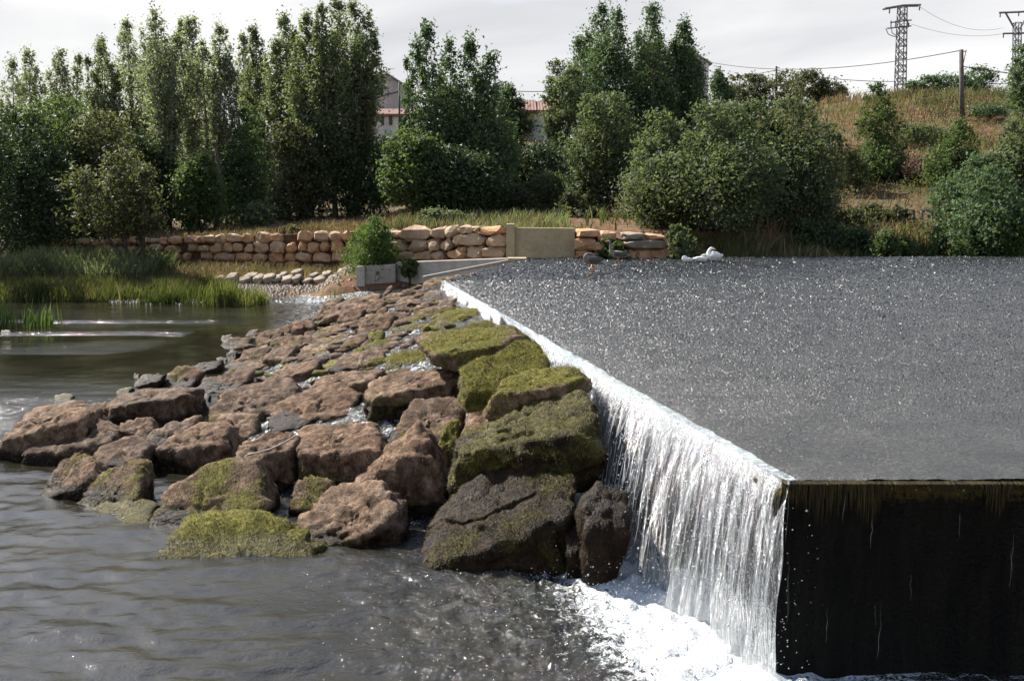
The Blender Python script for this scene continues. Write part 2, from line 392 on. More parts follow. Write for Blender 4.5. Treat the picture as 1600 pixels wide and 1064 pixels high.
M['willow'] = mat_leaf('willow_leaves', (0.04, 0.055, 0.027), (0.15, 0.172, 0.095))
M['olive'] = mat_leaf('olive_leaves', (0.038, 0.043, 0.022), (0.125, 0.128, 0.07))
M['midgreen'] = mat_leaf('mid_green_leaves', (0.032, 0.052, 0.02), (0.115, 0.155, 0.058))
M['brightgreen'] = mat_leaf('bright_green_leaves', (0.03, 0.06, 0.016), (0.14, 0.2, 0.06))
M['reed'] = mat_leaf('reed_blades', (0.025, 0.036, 0.011), (0.135, 0.145, 0.05))
M['greyweed'] = mat_leaf('grey_green_weeds', (0.05, 0.06, 0.03), (0.18, 0.2, 0.12))
M['drygrass'] = mat_leaf('dry_grass_blades', (0.08, 0.058, 0.034), (0.27, 0.19, 0.115), 0.3)
M['redscrub'] = mat_leaf('reddish_scrub', (0.12, 0.07, 0.05), (0.3, 0.19, 0.14), 0.2)
M['moss'] = mat_leaf('moss_strands', (0.03, 0.028, 0.007), (0.24, 0.21, 0.045), 0.2)
M['dryalgae'] = mat_leaf('dry_algae_strands', (0.06, 0.038, 0.024), (0.28, 0.195, 0.135), 0.1)
M['wetalgae'] = mat_leaf('wet_algae_strands', (0.008, 0.0065, 0.003), (0.075, 0.058, 0.02), 0.1)

# ------------------------------------------------------------------ the lay of the land
C0 = onz(1222, 752, ZL)[:2]                 # near corner of the weir lip
C1 = onz(690, 440, ZL)[:2]                  # far end of the lip
LIP_LEN = float(np.linalg.norm(C1 - C0)); LDIR = (C1 - C0) / LIP_LEN; LNOR = np.array([-LDIR[1], LDIR[0]])   # LNOR points left, downstream
def lip_coords(x, y):
    dx = x - C0[0]; dy = y - C0[1]
    return dx * LDIR[0] + dy * LDIR[1], dx * LNOR[0] + dy * LNOR[1]      # along, distance downstream
def bed(x, y):
    """height of the water running down through the riprap; 0 in the pool"""
    a, s = lip_coords(np.asarray(x, float), np.asarray(y, float))
    B = 1.54 * sstep(2.4, 9.5, a)
    z = B * np.clip(1 - np.maximum(s, 0) / 5.0, 0, 1)
    return z * (1 - sstep(LIP_LEN + 1, LIP_LEN + 6, a) * 0.6)
def bed_hit(px, py):
    r = ray(px, py); o = np.array([0, 0, H])
    ts = np.linspace(5, 60, 1400); P = o + ts[:, None] * r
    ok = P[:, 2] <= np.maximum(bed(P[:, 0], P[:, 1]), 0)
    k = np.argmax(ok) if ok.any() else len(ts) - 1
    return P[k]

PL = [(0, -0.6), (34.4, -0.5), (35.6, 0.02), (38.5, 0.32), (41, 0.48), (43.5, 0.6), (50, 1.9), (57, 2.25), (64, 3.2), (78, 7.0), (95, 8.4), (200, 9)]
PC = [(0, -0.6), (25, -0.4), (33.4, 0.9), (36, 2.35), (40, 2.7), (46, 2.85), (52, 3.15), (62, 5.0), (74, 7.5), (90, 8.4), (200, 9)]
PR = [(0, -0.6), (28, -0.3), (30.8, 1.45), (33, 1.75), (38, 2.25), (43, 2.9), (50, 4.8), (60, 7.8), (68, 10.1), (76, 10.9), (100, 11), (200, 10)]
WALL_L = [(-24, 49.0), (-18.9, 47.0), (-13.0, 44.4), (-6.8, 42.0)]         # plan of the red stone wall, left
WALL_R = [(-5.2, 38.4), (0.0, 34.2)]                                         # plan of the tan stone wall
WALL_PTS = np.array([(-60, 62.0)] + WALL_L + WALL_R)
def wall_y(x): return np.interp(x, WALL_PTS[:, 0], WALL_PTS[:, 1])
def ground_z(x, y):
    x = np.asarray(x, float); y = np.asarray(y, float)
    zl = np.interp(y, *zip(*PL)); zc = np.interp(y, *zip(*PC)); zr = np.interp(y, *zip(*PR))
    # left of the weir the bank drops in a step at the stone walls
    wy = wall_y(x)
    up = np.interp(y - wy, [0.25, 0.9, 12, 26, 45], [0, 1, 1.15, 2.2, 5.2])
    lo = np.interp(y, [34.6, 35.8, 39, 44], [-0.6, 0.02, 0.35, 0.55])
    top = np.interp(x, [-24, -19, -7, -5, 0], [1.3, 1.42, 2.1, 2.35, 2.55])
    zl2 = np.where(y > wy + 0.25, np.maximum(lo, lo + (top - lo) * np.clip((y - wy - 0.25) / 0.6, 0, 1)) + np.interp(y - wy, [0.9, 12, 20, 36, 60], [0, 0.3, 1.2, 5.4, 6.6]) * (y > wy), lo)
    wl_ = 1 - sstep(-2.0, 1.5, x)
    wr_ = sstep(8.0, 30.0, x)
    z = zl2 * wl_ + (1 - wl_) * (zc * (1 - wr_) + zr * wr_)
    n = fbm(np.stack([x * 0.16, y * 0.16, x * 0], -1), 4) - 0.5
    z = z - 0.5 * sstep(10, 13.5, x) * (1 - sstep(20, 26, x)) * sstep(34, 37, y) * (1 - sstep(42.5, 47, y))
    z = z + 0.62 * sstep(-7.6, -6.2, x) * (1 - sstep(-1.5, 0.5, x)) * sstep(34.7, 35.5, y) * (1 - sstep(-0.4, 0.2, y - wy))
    return z + n * np.clip((y - 46) / 20, 0.05, 1) * 1.3 + 0.1 * sstep(36, 41, y) + 0.1 * sstep(-2, 2, x) * (1 - sstep(36, 41, y)) * sstep(29, 31, y)

def grid_faces(nr, nc):
    i = np.arange(nr - 1)[:, None] * nc; j = np.arange(nc - 1)[None, :]
    return np.stack([i + j, i + j + 1, i + nc + j + 1, i + nc + j], -1).reshape(-1, 4)

# ground: one sheet from the river's bed to the horizon
ys = np.concatenate([np.linspace(-20, 24, 12), np.linspace(25, 72, 130), np.geomspace(73, 1500, 40)])
xn = np.concatenate([np.linspace(-1, -0.32, 30)[:-1], np.linspace(-0.32, 0.32, 180), np.linspace(0.32, 1, 30)[1:]])
XX = xn[None, :] * np.interp(ys, [0, 72, 1500], [90, 95, 1500])[:, None]; YY = np.repeat(ys[:, None], len(xn), 1)
x = XX.ravel(); y = YY.ravel()
z = ground_z(x, y); z = np.where(y < 24, -0.8, z)
inr = (y > 5) & (y < 27); z = np.where(inr, np.minimum(z, -0.7), z)
gn = fbm(np.stack([x * 0.3, y * 0.3, z * 0.3], -1), 4)
green = np.clip(0.55 * (1 - sstep(2, 9, x)) * sstep(47, 52, y) + 0.5 * sstep(0.5, 0.62, gn) * (x > 2), 0, 1)
put('ground', mesh('ground', np.stack([x, y, z], -1), [grid_faces(len(ys), len(xn))], True, {'green': green}), M['ground'], kind='structure')

# river: pool and the shallow run through the riprap, real wave relief, finer towards the viewer
nr, nc = 330, 360
ys = np.geomspace(4.6, 37.5, nr); xn = np.linspace(-0.8, 0.62, nc)
YY = np.repeat(ys[:, None], nc, 1); XX = xn[None, :] * (YY + 1.5)
x = XX.ravel(); y = YY.ravel()
B = bed(x, y); a_, s_ = lip_coords(x, y)
d_fall = np.where(a_ < 0, np.hypot(a_, s_ - 0.4), np.where(a_ > 5.5, np.hypot(a_ - 5.5, s_ - 0.4), np.abs(s_ - 0.4)))
d_fall = np.where(s_ < -0.2, np.hypot(np.maximum(C0[1] - 0.15 - y, 0) * 1.6, 0.5 + np.abs(s_) * 0.28), d_fall)
ch = np.exp(-(d_fall / 2.2) ** 2)
steep = sstep(0.02, 0.25, B)
w1 = fbm(np.stack([x * 1.5 + 0.3 * y + 3.4, y * 3.6 + 1.7, x * 0], -1), 2) - 0.5
w2 = fbm(np.stack([x * 4.5, y * 10.0, x * 0 + 4], -1), 2) - 0.5
w3 = fbm(np.stack([x * 9, y * 9, x * 0 + 9], -1), 3) - 0.5
calm = 1 - 0.8 * sstep(13, 23, y)
z = np.maximum(B - (0.32 - 0.23 * sstep(6, 9, a_)) * steep, 0) + (0.055 * w1 + 0.034 * w2) * calm + 0.15 * w3 * ch * (s_ > -0.6) + 0.10 * w3 * steep
far_riff = sstep(0.56, 0.68, fbm(np.stack([x * 0.1, y * 1.1, x * 0 + 2], -1), 3)) * sstep(24, 26, y) * (1 - sstep(31, 33.5, y)) * (x < -9)
foam = 0.95 * np.exp(-(d_fall / 0.72) ** 2) + 0.36 * np.exp(-(d_fall / 1.7) ** 2) + 0.34 * steep + 0.1 * sstep(6, 9, a_) * steep + 0.2 * far_riff
rif = sstep(33.2, 34.4, y + 0.4 * w1) * sstep(-9.5, -8.0, x) * (1 - sstep(-5.5, -4.5, x))
foam = foam + 0.16 * rif - 0.3 * sstep(7, 10, a_) * (1 - sstep(0.5, 1.1, s_))
chop = np.clip(ch * 1.3 + steep * 0.8 + 0.22 * sstep(0.45, 0.6, fbm(np.stack([x * 0.18, y * 0.4, x * 0 + 5], -1), 3)) * sstep(12, 16, y) + far_riff + rif + 0.25 * np.exp(-((y - 17.5) / 2.5) ** 2) * (x < -3) + 0.1 * (1 - sstep(11, 19, y)), 0, 1)
# the pool tucks under the wall behind the apron edge
z = np.where((s_ < -0.3) & (y > 7.9), -0.25, z)
put('river', mesh('river', np.stack([x, y, z], -1), [grid_faces(nr, nc)], True, {'foam': foam, 'chop': chop}), M['water'], kind='structure')

# weir: solid body and the thin running sheet of water over its sloping top
FAR_L = np.array([0.3, 33.0]); FAR_R = np.array([24.0, 30.6])
def apron_z(x, y):
    a, s = lip_coords(x, y)
    return ZL + 0.0105 * np.clip(-s, 0, 40)
# wavelets of the thin fast sheet are real facets, finer near the bank where one stands
nr, nc = 560, 490
yv = np.geomspace(C0[1] - 0.02, 33.6, nr); v = np.linspace(0, 1, nc)[None, :]
lx = np.interp(yv, [C0[1], C1[1], FAR_L[1]], [C0[0], C1[0], FAR_L[0]]); rx = np.maximum(0.64 * yv + 2.4, lx + 4)
fr = np.clip((0.545 * yv + 0.5 - lx) / (rx - lx), 0, 1)[:, None]           # most columns where the sheet can be seen, few beyond
vw = np.where(v < 0.92, v / 0.92 * fr, fr + (1 - fr) * (v - 0.92) / 0.08)
X = lx[:, None] * (1 - vw) + rx[:, None] * vw; Y = np.repeat(yv[:, None], nc, 1)
Y = Y - (X - lx[:, None]) * (0.1 * sstep(26, 33.6, Y))                       # the far edge runs slightly towards the viewer on the right
rr_ = np.random.default_rng(5)
cx = (rx - lx)[:, None] * fr / (0.92 * nc); cy = np.gradient(yv)[:, None]
inn = (v > 0) & (v < 1)
X = X + cx * rr_.uniform(-.38, .38, X.shape) * inn; Y = Y + cy * rr_.uniform(-.38, .38, X.shape) * (np.arange(nr) > 0)[:, None]
x = X.ravel(); y = Y.ravel()
rp = fbm(np.stack([x * 2.2, y * 3.5, x * 0], -1), 3) - 0.5
calm = 0.5 + 0.5 * sstep(8.0, 11, y + 0.25 * (x - 2))
amp = (np.repeat(cx, nc, 1).ravel() * 0.45 * calm)
Z = apron_z(x, y) + 0.02 * rp + 0.012 + amp * rr_.normal(0, 0.75, len(x)) * (np.repeat(v, nr, 0).ravel() > 0)
Z = Z + 0.02 * (fbm(np.stack([x * 9, y * 0, x * 0], -1), 2) - .5) * np.exp(-((y - C0[1]) / 0.1))
put('weir_apron', mesh('weir_apron', np.stack([x, y, Z], -1), [grid_faces(nr, nc)], False), M['apron'], kind='structure')

wb = MB()
# front face, left face and body as one solid with an uneven mossy brow
ns = 160
fx = np.linspace(C0[0], 26, ns); rows = [(0.16, ZL - 0.015), (0.03, ZL - 0.02), (-0.015, ZL - 0.07), (-0.02, ZL - 0.16), (0.0, ZL - 0.3), (0.01, ZL - 0.8), (0.0, 0.4), (0.0, -0.8)]
V = []
for k, (dy, zz) in enumerate(rows):
    nn = fbm(np.stack([fx * 5, fx * 0 + k * 0.8, fx * 0], -1), 3) - 0.5
    V.append(np.stack([fx, C0[1] + dy + 0.05 * nn * (0.3 < k < 7) - 0.05 * np.linspace(0, 1, ns), zz + 0.03 * nn * (0 < k < 4)], -1))
wb.add(np.concatenate(V), grid_faces(len(rows), ns)[:, ::-1])
ls = np.linspace(0, LIP_LEN, ns); V = []
for k, (dy, zz) in enumerate(rows):
    base = C0[None, :] + ls[:, None] * LDIR[None, :] - LNOR[None, :] * dy
    nn = fbm(np.stack([ls * 5, ls * 0 + k * 0.8 + 9, ls * 0], -1), 3) - 0.5
    V.append(np.stack([base[:, 0] + 0.05 * nn, base[:, 1], np.full(ns, zz) - 0.03], -1))
wb.add(np.concatenate(V), grid_faces(len(rows), ns))
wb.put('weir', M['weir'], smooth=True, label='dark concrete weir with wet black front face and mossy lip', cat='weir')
WEIR = bpy.data.objects['weir']

# falling water: a curved sheet over the long lip
def fall_point(s, tau, jit=0.0):
    b = C0[None, :] + s[:, None] * LDIR[None, :]
    q = b + LNOR[None, :] * 0.5
    zb = np.maximum(bed(q[:, 0], q[:, 1]), 0) - 0.02
    drop = ZL + 0.03 - zb
    out = np.where(tau < 0, tau, np.interp(s, [0, 1.6, 4, 7, 11], [0.05, 0.24, 0.3, 0.22, 0.08]) * np.abs(tau) * np.sqrt(np.maximum(drop, 0.05)) + jit)
    zz = np.where(tau < 0, ZL + 0.03, ZL + 0.03 - drop * np.maximum(tau, 0) ** 2)
    P = b + LNOR[None, :] * out[:, None]
    return np.stack([P[:, 0], P[:, 1], zz], -1)
sv = -0.1 + (LIP_LEN + 0.1) * np.linspace(0, 1, 720) ** 1.35; tv = np.concatenate([np.linspace(-0.07, 0, 3)[:-1], np.linspace(0, 1, 46)])
S_, T_ = np.meshgrid(sv, tv, indexing='ij'); s = S_.ravel(); t = T_.ravel(); tp = np.clip(t, 0, 1)
wob = fbm(np.stack([s * 5.5, tp * 1.6, s * 0], -1), 3) - 0.5
wob2 = fbm(np.stack([s * 17, tp * 3.0, s * 0 + 7], -1), 3) - 0.5
P = fall_point(s, t)
P[:, :2] += LNOR[None, :] * (0.06 * (fbm(np.stack([s * 3.1, s * 0, s * 0], -1), 3) - 0.5))[:, None]; P[:, 2] += 0.02 * (fbm(np.stack([s * 7, s * 0 + 3, s * 0], -1), 2) - 0.5)
dsp = (0.22 * wob * tp + 0.10 * wob2 * (0.12 + tp))
P[:, :2] += LNOR[None, :] * dsp[:, None]; P[:, :2] += LDIR[None, :] * (0.10 * wob * tp)[:, None]
thin = sstep(0.5, 0.62, fbm(np.stack([s * 2.3, tp * 0.6, s * 0 + 3], -1), 3)) * sstep(0.15, 0.5, tp)
edge = sstep(0.0, 0.5, s)
white = np.interp(tp, [0, 0.12, 0.3, 0.6, 0.85, 1], [0.25, 0.66, 0.4, 0.26, 0.44, 1.0]) - 0.3 * thin
white = white - 0.6 * sstep(5, 11, s)
white = np.where(t < -0.05, -0.2, white) - 0.25 * (1 - edge)
flow = np.stack([s, tp * 1.6, s * 0], -1)
put('waterfall', mesh('waterfall', P, [grid_faces(len(sv), len(tv))], True, {'white': white, 'flow': flow}), M['fall'],
    label='white curtain of water pouring over the long left lip of the weir', cat='waterfall', kind='stuff')

# ropes and beads of water in front of the sheet, dribbles down the front wall
def strands(n, smin, smax, front=False, wid=(0.004, 0.014), seed=1, lo=0.0):
    r = np.random.default_rng(seed); V = []; Q = []; k = 0
    s0 = smin + (smax - smin) * r.random(n) ** 1.3; tA = lo + (0.8 - lo) * r.random(n); tB = np.minimum(tA + r.uniform(0.06, 0.4, n), 1.0); w = r.uniform(*wid, n)
    for i in range(n):
        t = np.linspace(tA[i], tB[i], 6); ss = s0[i] + (0.012 if front else 0.04) * np.cumsum(r.normal(0, 0.35, 6))
        if front:
            zz = ZL + 0.02 - 1.5 * t ** 1.2
            P = np.stack([C0[0] + ss, np.full(6, C0[1] - 0.07 - 0.06 * r.random()) + 0.01 * r.normal(size=6), zz], -1); W = np.array([w[i], 0, 0])
        else:
            P = fall_point(ss, t, 0.05 + 0.12 * r.random()); W = np.append(LDIR, 0) * w[i]
        ww = np.sin(np.linspace(0.25, 2.9, 6))[:, None] * r.uniform(0.5, 1.2, (6, 1))
        nrm = np.array([0, -1, 0]) if front else np.append(LNOR, 0)
        V += [P - W * ww, P + nrm * w[i] * 0.8, P + W * ww]
        b = k * 18; j = np.arange(5)
        Q.append(np.stack([b + j, b + 6 + j, b + 7 + j, b + j + 1], -1)); Q.append(np.stack([b + 6 + j, b + 12 + j, b + 13 + j, b + 7 + j], -1)); k += 1
    return np.concatenate(V), np.concatenate(Q)
mb = MB(); V, Q = strands(300, 0.0, 7.0, wid=(0.002, 0.007), seed=3, lo=0.02); mb.add(V, Q)
mb.put('waterfall_ropes', M['drop'], smooth=True, label='bright ropes of water falling in front of the curtain', cat='water', kind='stuff')
mb = MB(); V, Q = strands(16, 0.0, 2.4, True, (0.0008, 0.002), seed=5, lo=0.05); mb.add(V, Q)
mb.put('wall_dribbles', M['dribble'], smooth=True, label='thin dribbles of water down the black front wall', cat='water', kind='stuff')
dv_, dt_ = OCT
def drops(P, R):
    V = (P[:, None, :] + R[:, None, None] * dv_[None]).reshape(-1, 3)
    T = (np.arange(len(P))[:, None, None] * len(dv_) + dt_[None]).reshape(-1, 3); return V, T
r = np.random.default_rng(11)
Ps = []
n = 2600; s = 7.5 * r.random(n) ** 1.4; t = r.random(n) ** 0.6; p = fall_point(s, t, 0.08 + 0.25 * r.random(n)); p += r.normal(0, 0.03, p.shape); Ps.append(p)
n = 60; p = np.stack([C0[0] + 0.3 * r.random(n) ** 2.2, C0[1] - 0.05 - 0.22 * r.random(n), ZL - 1.5 * r.random(n) ** 0.8], -1); Ps.append(p)
n = 1500; a = -0.6 + 5.5 * r.random(n); sd = 0.35 + 0.9 * np.abs(r.normal(0, 0.6, n)); q = C0 + a[:, None] * LDIR + sd[:, None] * LNOR
Ps.append(np.stack([q[:, 0], q[:, 1], np.maximum(bed(q[:, 0], q[:, 1]), 0) + 0.02 + 0.35 * r.random(n) ** 2.5], -1))
n = 90; xx = C0[0] + 2.6 * r.random(n); Ps.append(np.stack([xx, np.full(n, C0[1] + 0.0) - 0.03 + 0.03 * r.random(n), ZL + 0.01 - 0.08 * r.random(n)], -1))  # pale drops drawn as a line of glints along the front lip
n = 900; a = -1.6 + 7.0 * r.random(n); sd_ = 0.5 + 3.2 * r.random(n) ** 1.6; q = C0 + a[:, None] * LDIR + sd_[:, None] * LNOR      # pale dots on the pool, modelled in place of its sparkle
kp = (bed(q[:, 0], q[:, 1]) < 0.03); q = q[kp]
Ps.append(np.stack([q[:, 0], q[:, 1], np.full(len(q), 0.012) + 0.02 * r.random(len(q))], -1))
P = np.concatenate(Ps); mb = MB(); V, T = drops(P, r.uniform(0.002, 0.008, len(P)) * (1 + (r.random(len(P)) < 0.06) * 0.9)); mb.add(V, T=T)
mb.put('drops_and_glints', M['drop'], smooth=True, label='spray of bright water drops round the falling water, with pale dots drawn as glints', cat='water', kind='stuff')

# ------------------------------------------------------------------ boulders
def hull(P):
    P = sorted(set((float(a), float(b)) for a, b in P))
    def half(pts):
        o = []
        for p in pts:
            while len(o) > 1 and (o[-1][0] - o[-2][0]) * (p[1] - o[-2][1]) - (o[-1][1] - o[-2][1]) * (p[0] - o[-2][0]) <= 0: o.pop()
            o.append(p)
        return o
    return np.array(half(P)[:-1] + half(P[::-1])[:-1])        # counter-clockwise

CAM_R = np.array([1.0, 0, 0]); CAM_U = np.array([0, math.sin(PITCH), math.cos(PITCH)]); CAM_B = np.array([0, -math.cos(PITCH), math.sin(PITCH)])

def stone_verts(poly, T, level, rng, axes, ridge=None, tilt=0.0, k=16, rough=0.06, facets=5, down=0.0):
    """Rounded angular stone: the convex body bounded by the outline, a front, a back and a sloping top; poly in metres (x right, y up)."""
    P = hull(poly); P = P.mean(0) + (P - P.mean(0)) * 1.01
    if down:
        cy = P[:, 1].mean(); P = P.copy(); lowm = P[:, 1] < cy - 0.15 * np.ptp(P[:, 1])
        P[lowm, 1] -= down; P = hull(P)
    lo = P.min(0); hi = P.max(0); c = (lo + hi) / 2 * 0.4 + P.mean(0) * 0.6
    hx, hy = (hi - lo) / 2; ht = T / 2
    D, tri = ICO[level]
    # sphere directions spread over the stone's own proportions
    D = D * np.array([hx, hy, ht]); D = D / np.linalg.norm(D, axis=1)[:, None]
    N = []; O = []
    for i in range(len(P)):
        a = P[i]; b = P[(i + 1) % len(P)]; e = b - a; L = np.linalg.norm(e)
        if L < 1e-6: continue
        n = np.array([e[1], -e[0]]) / L; off = n @ (a - c)
        tz = rng.uniform(-0.12, 0.12)
        n3 = np.array([n[0], n[1], tz]); n3 /= np.linalg.norm(n3)
        N.append(n3); O.append(max(off, 0.06 * min(hx, hy)))
    for sgn in (1, -1):
        n3 = np.array([rng.uniform(-0.35, 0.35), (rng.uniform(-0.42, -0.02) if ridge is not None and sgn > 0 else rng.uniform(-0.05, 0.2)), sgn]); n3 /= np.linalg.norm(n3)
        N.append(n3); O.append(ht)
    if ridge is not None:                       # sloping top: from the back skyline down to the front ridge
        yt = hi[1] - c[1]; n3 = np.array([tilt * T, T, ridge * (hi[1] - lo[1])]); n3 /= np.linalg.norm(n3)
        off = n3 @ np.array([0, yt, -ht]); N.append(n3); O.append(max(off, 0.25 * hy))
    for _ in range(facets):                     # broken corners
        n3 = rng.normal(size=3); n3[2] = abs(n3[2]) * 0.9 + 0.25; n3 /= np.linalg.norm(n3)
        off = abs(n3[0]) * hx * 0.8 + abs(n3[1]) * hy * 0.8 + abs(n3[2]) * ht * 0.74
        N.append(n3); O.append(off)
    N = np.array(N); O = np.array(O)
    inv = np.maximum(D @ N.T, 0) / O[None, :]
    mxv = inv.max(1, keepdims=True)
    S = (((inv / mxv) ** k).sum(1)) ** (1 / k) * mxv[:, 0]
    r = 1 / S
    L = D * r[:, None]
    size = (hx * hy * ht) ** (1 / 3)
    sd = rng.uniform(0, 100, 3)
    q = L / size
    n1 = fbm(q * 1.1 + sd, 3) - 0.5; n2 = fbm(q * 3.6 + sd + 31, 4, 0.55) - 0.5
    strat = fbm(q * np.array([1.2, 6.5, 1.2]) + sd + 7, 3) - 0.5
    crease = np.abs(fbm(q * 1.9 + sd + 53, 3) - 0.5); n3_ = fbm(q * 9.0 + sd + 71, 3, 0.6) - 0.5
    amp = size * (rough * 1.7 * n1 + rough * 2.0 * n2 + rough * 1.5 * strat + rough * 0.9 * n3_ - rough * 2.2 * np.maximum(0.07 - crease, 0) / 0.07 * 0.5)
    L = L * (1 + (amp / (np.linalg.norm(L, axis=1) + 0.3 * size))[:, None] * 1.6)
    ax = np.array(axes)
    W = (L + np.array([c[0], c[1], 0])) @ ax
    return W, tri

def fur(W, tri, weight, n, length, width, rng, droop=0.8):
    a, b, c = W[tri[:, 0]], W[tri[:, 1]], W[tri[:, 2]]
    nr = np.cross(b - a, c - a); ar = np.linalg.norm(nr, axis=1) + 1e-12; nr = nr / ar[:, None]
    wt = ar * weight[tri].mean(1) * (nr[:, 2] > -0.35)
    if wt.sum() <= 0: return None
    f = rng.choice(len(tri), n, p=wt / wt.sum())
    u = rng.random((n, 2)); fl = u.sum(1) > 1; u[fl] = 1 - u[fl]
    p = a[f] + u[:, :1] * (b - a)[f] + u[:, 1:] * (c - a)[f]; nn = nr[f]
    g = np.array([0, 0, -1.0]) - nn * (nn @ np.array([0, 0, -1.0]))[:, None]
    d = g * droop + rng.normal(0, 0.28, (n, 3)) + nn * 0.22 + np.array([-0.25, -0.12, 0]); d /= np.linalg.norm(d, axis=1)[:, None]
    sd = np.cross(d, nn); sd /= np.linalg.norm(sd, axis=1)[:, None] + 1e-9
    ln = length * rng.uniform(0.5, 1.4, n)[:, None]; wd = width * rng.uniform(0.6, 1.3, n)[:, None]
    V = np.stack([p - sd * wd - nn * 0.004, p + sd * wd - nn * 0.004, p + d * ln], 1).reshape(-1, 3)
    T = np.arange(3 * n).reshape(-1, 3)
    clump = fbm(p * 7, 3); tint = np.clip((clump - 0.5) * 2.6 + 0.45 + rng.normal(0, 0.16, n), 0, 1)
    return V, T, np.repeat(tint, 3)

def boulder(pts, label, moss=0.0, wet=0.0, ridge=0.45, tilt=-0.2, T=None, level=4, seed=0, org=(0, 0, 1), furn=None, mat=None, dz=0.0, depth=None, rough=0.08, down=0.5, name='boulder', cat='boulder', group='boulders of the riprap', k=46):
    rng = np.random.default_rng(1000 + seed)
    ox, oy, sc = org; px = np.array([(ox + a / sc, oy + b / sc) for a, b in pts])
    low = px[:, 1].max(); m = px[:, 1] > low - 0.18 * np.ptp(px[:, 1]) - 1
    bx = px[m, 0].mean()
    hit = bed_hit(bx, low - 0.02 * np.ptp(px[:, 1])) if depth is None else at(bx, low, depth)
    wpx = np.ptp(px[:, 0]); dist0 = hit[1]
    if T is None: T = float(np.clip(0.72 * wpx * dist0 / F, 0.25, 1.15))
    D = -(hit - np.array([0, 0, H])) @ CAM_B + T * 0.42          # depth along the optical axis of the stone's middle
    poly = np.stack([(px[:, 0] - 800) / F * D, (532 - px[:, 1]) / F * D], -1)
    W, tri = stone_verts(poly, T, level, rng, (CAM_R, CAM_U, CAM_B), ridge, tilt, rough=rough, down=down, k=k)
    W = W + np.array([0, 0, H]) - CAM_B * D
    loc = W.mean(0); zw = max(float(bed(loc[0], loc[1])), 0.0)
    me = mesh(name, W - loc, [tri], True)
    nz = np.empty(len(W) * 3, np.float32); me.vertices.foreach_get('normal', nz); nz = nz.reshape(-1, 3)
    mn = fbm(W * 2.2 + seed, 4) - 0.5
    ms = np.clip(moss * (0.62 + 0.42 * np.maximum(nz[:, 2], -0.2)) + 0.9 * mn * (moss > 0), 0, 1.2) * (moss > 0)
    if moss == 0: ms = 0.42 * sstep(0.0, 0.22, 0.20 - (W[:, 2] - zw)) * sstep(-0.05, 0.1, mn + 0.05)
    wt = np.clip(wet + 0.95 * (1 - sstep(0.0, 0.3 if zw < 0.1 else 0.05, W[:, 2] - max(zw - 0.12, 0) + 0.2 * mn)), 0, 1.2)
    for kk, aa in (('moss', ms), ('wet', wt)): me.attributes.new(kk, 'FLOAT', 'POINT').data.foreach_set('value', np.asarray(aa, np.float32))
    o = put(name, me, mat or M['rock'], loc, None, label, cat, group)
    fn = furn if furn is not None else {5: 5000, 4: 1500}.get(level, 0)
    if fn:
        sz = max(0.25, min(1.0, wpx * dist0 / F))
        if moss > 0.2:
            r = fur(W, tri, np.clip(ms - 0.3, 0, 1) ** 1.0, int(fn * min(1.0, moss + 0.2)), 0.038, 0.0036, rng)
            if r: 
                fo = put('moss', mesh('moss', r[0] - loc, [r[1]], False, {'tint': r[2]}), M['moss'] if wet < 0.9 else M['wetalgae'], (0, 0, 0), o, kind='stuff')
        if moss < 0.8:
            r = fur(W, tri, np.clip(0.9 - ms - 0.7 * (1 - sstep(0.05, 0.2, W[:, 2] - zw)), 0, 1), int(fn * (0.6 if wet < 0.5 else 0.9)), 0.036, 0.0028, rng)
            if r: put('dry_algae' if wet < 0.5 else 'wet_algae', mesh('dry_algae', r[0] - loc, [r[1]], False, {'tint': r[2]}), M['dryalgae'] if wet < 0.5 else M['wetalgae'], (0, 0, 0), o, kind='stuff')
    return o

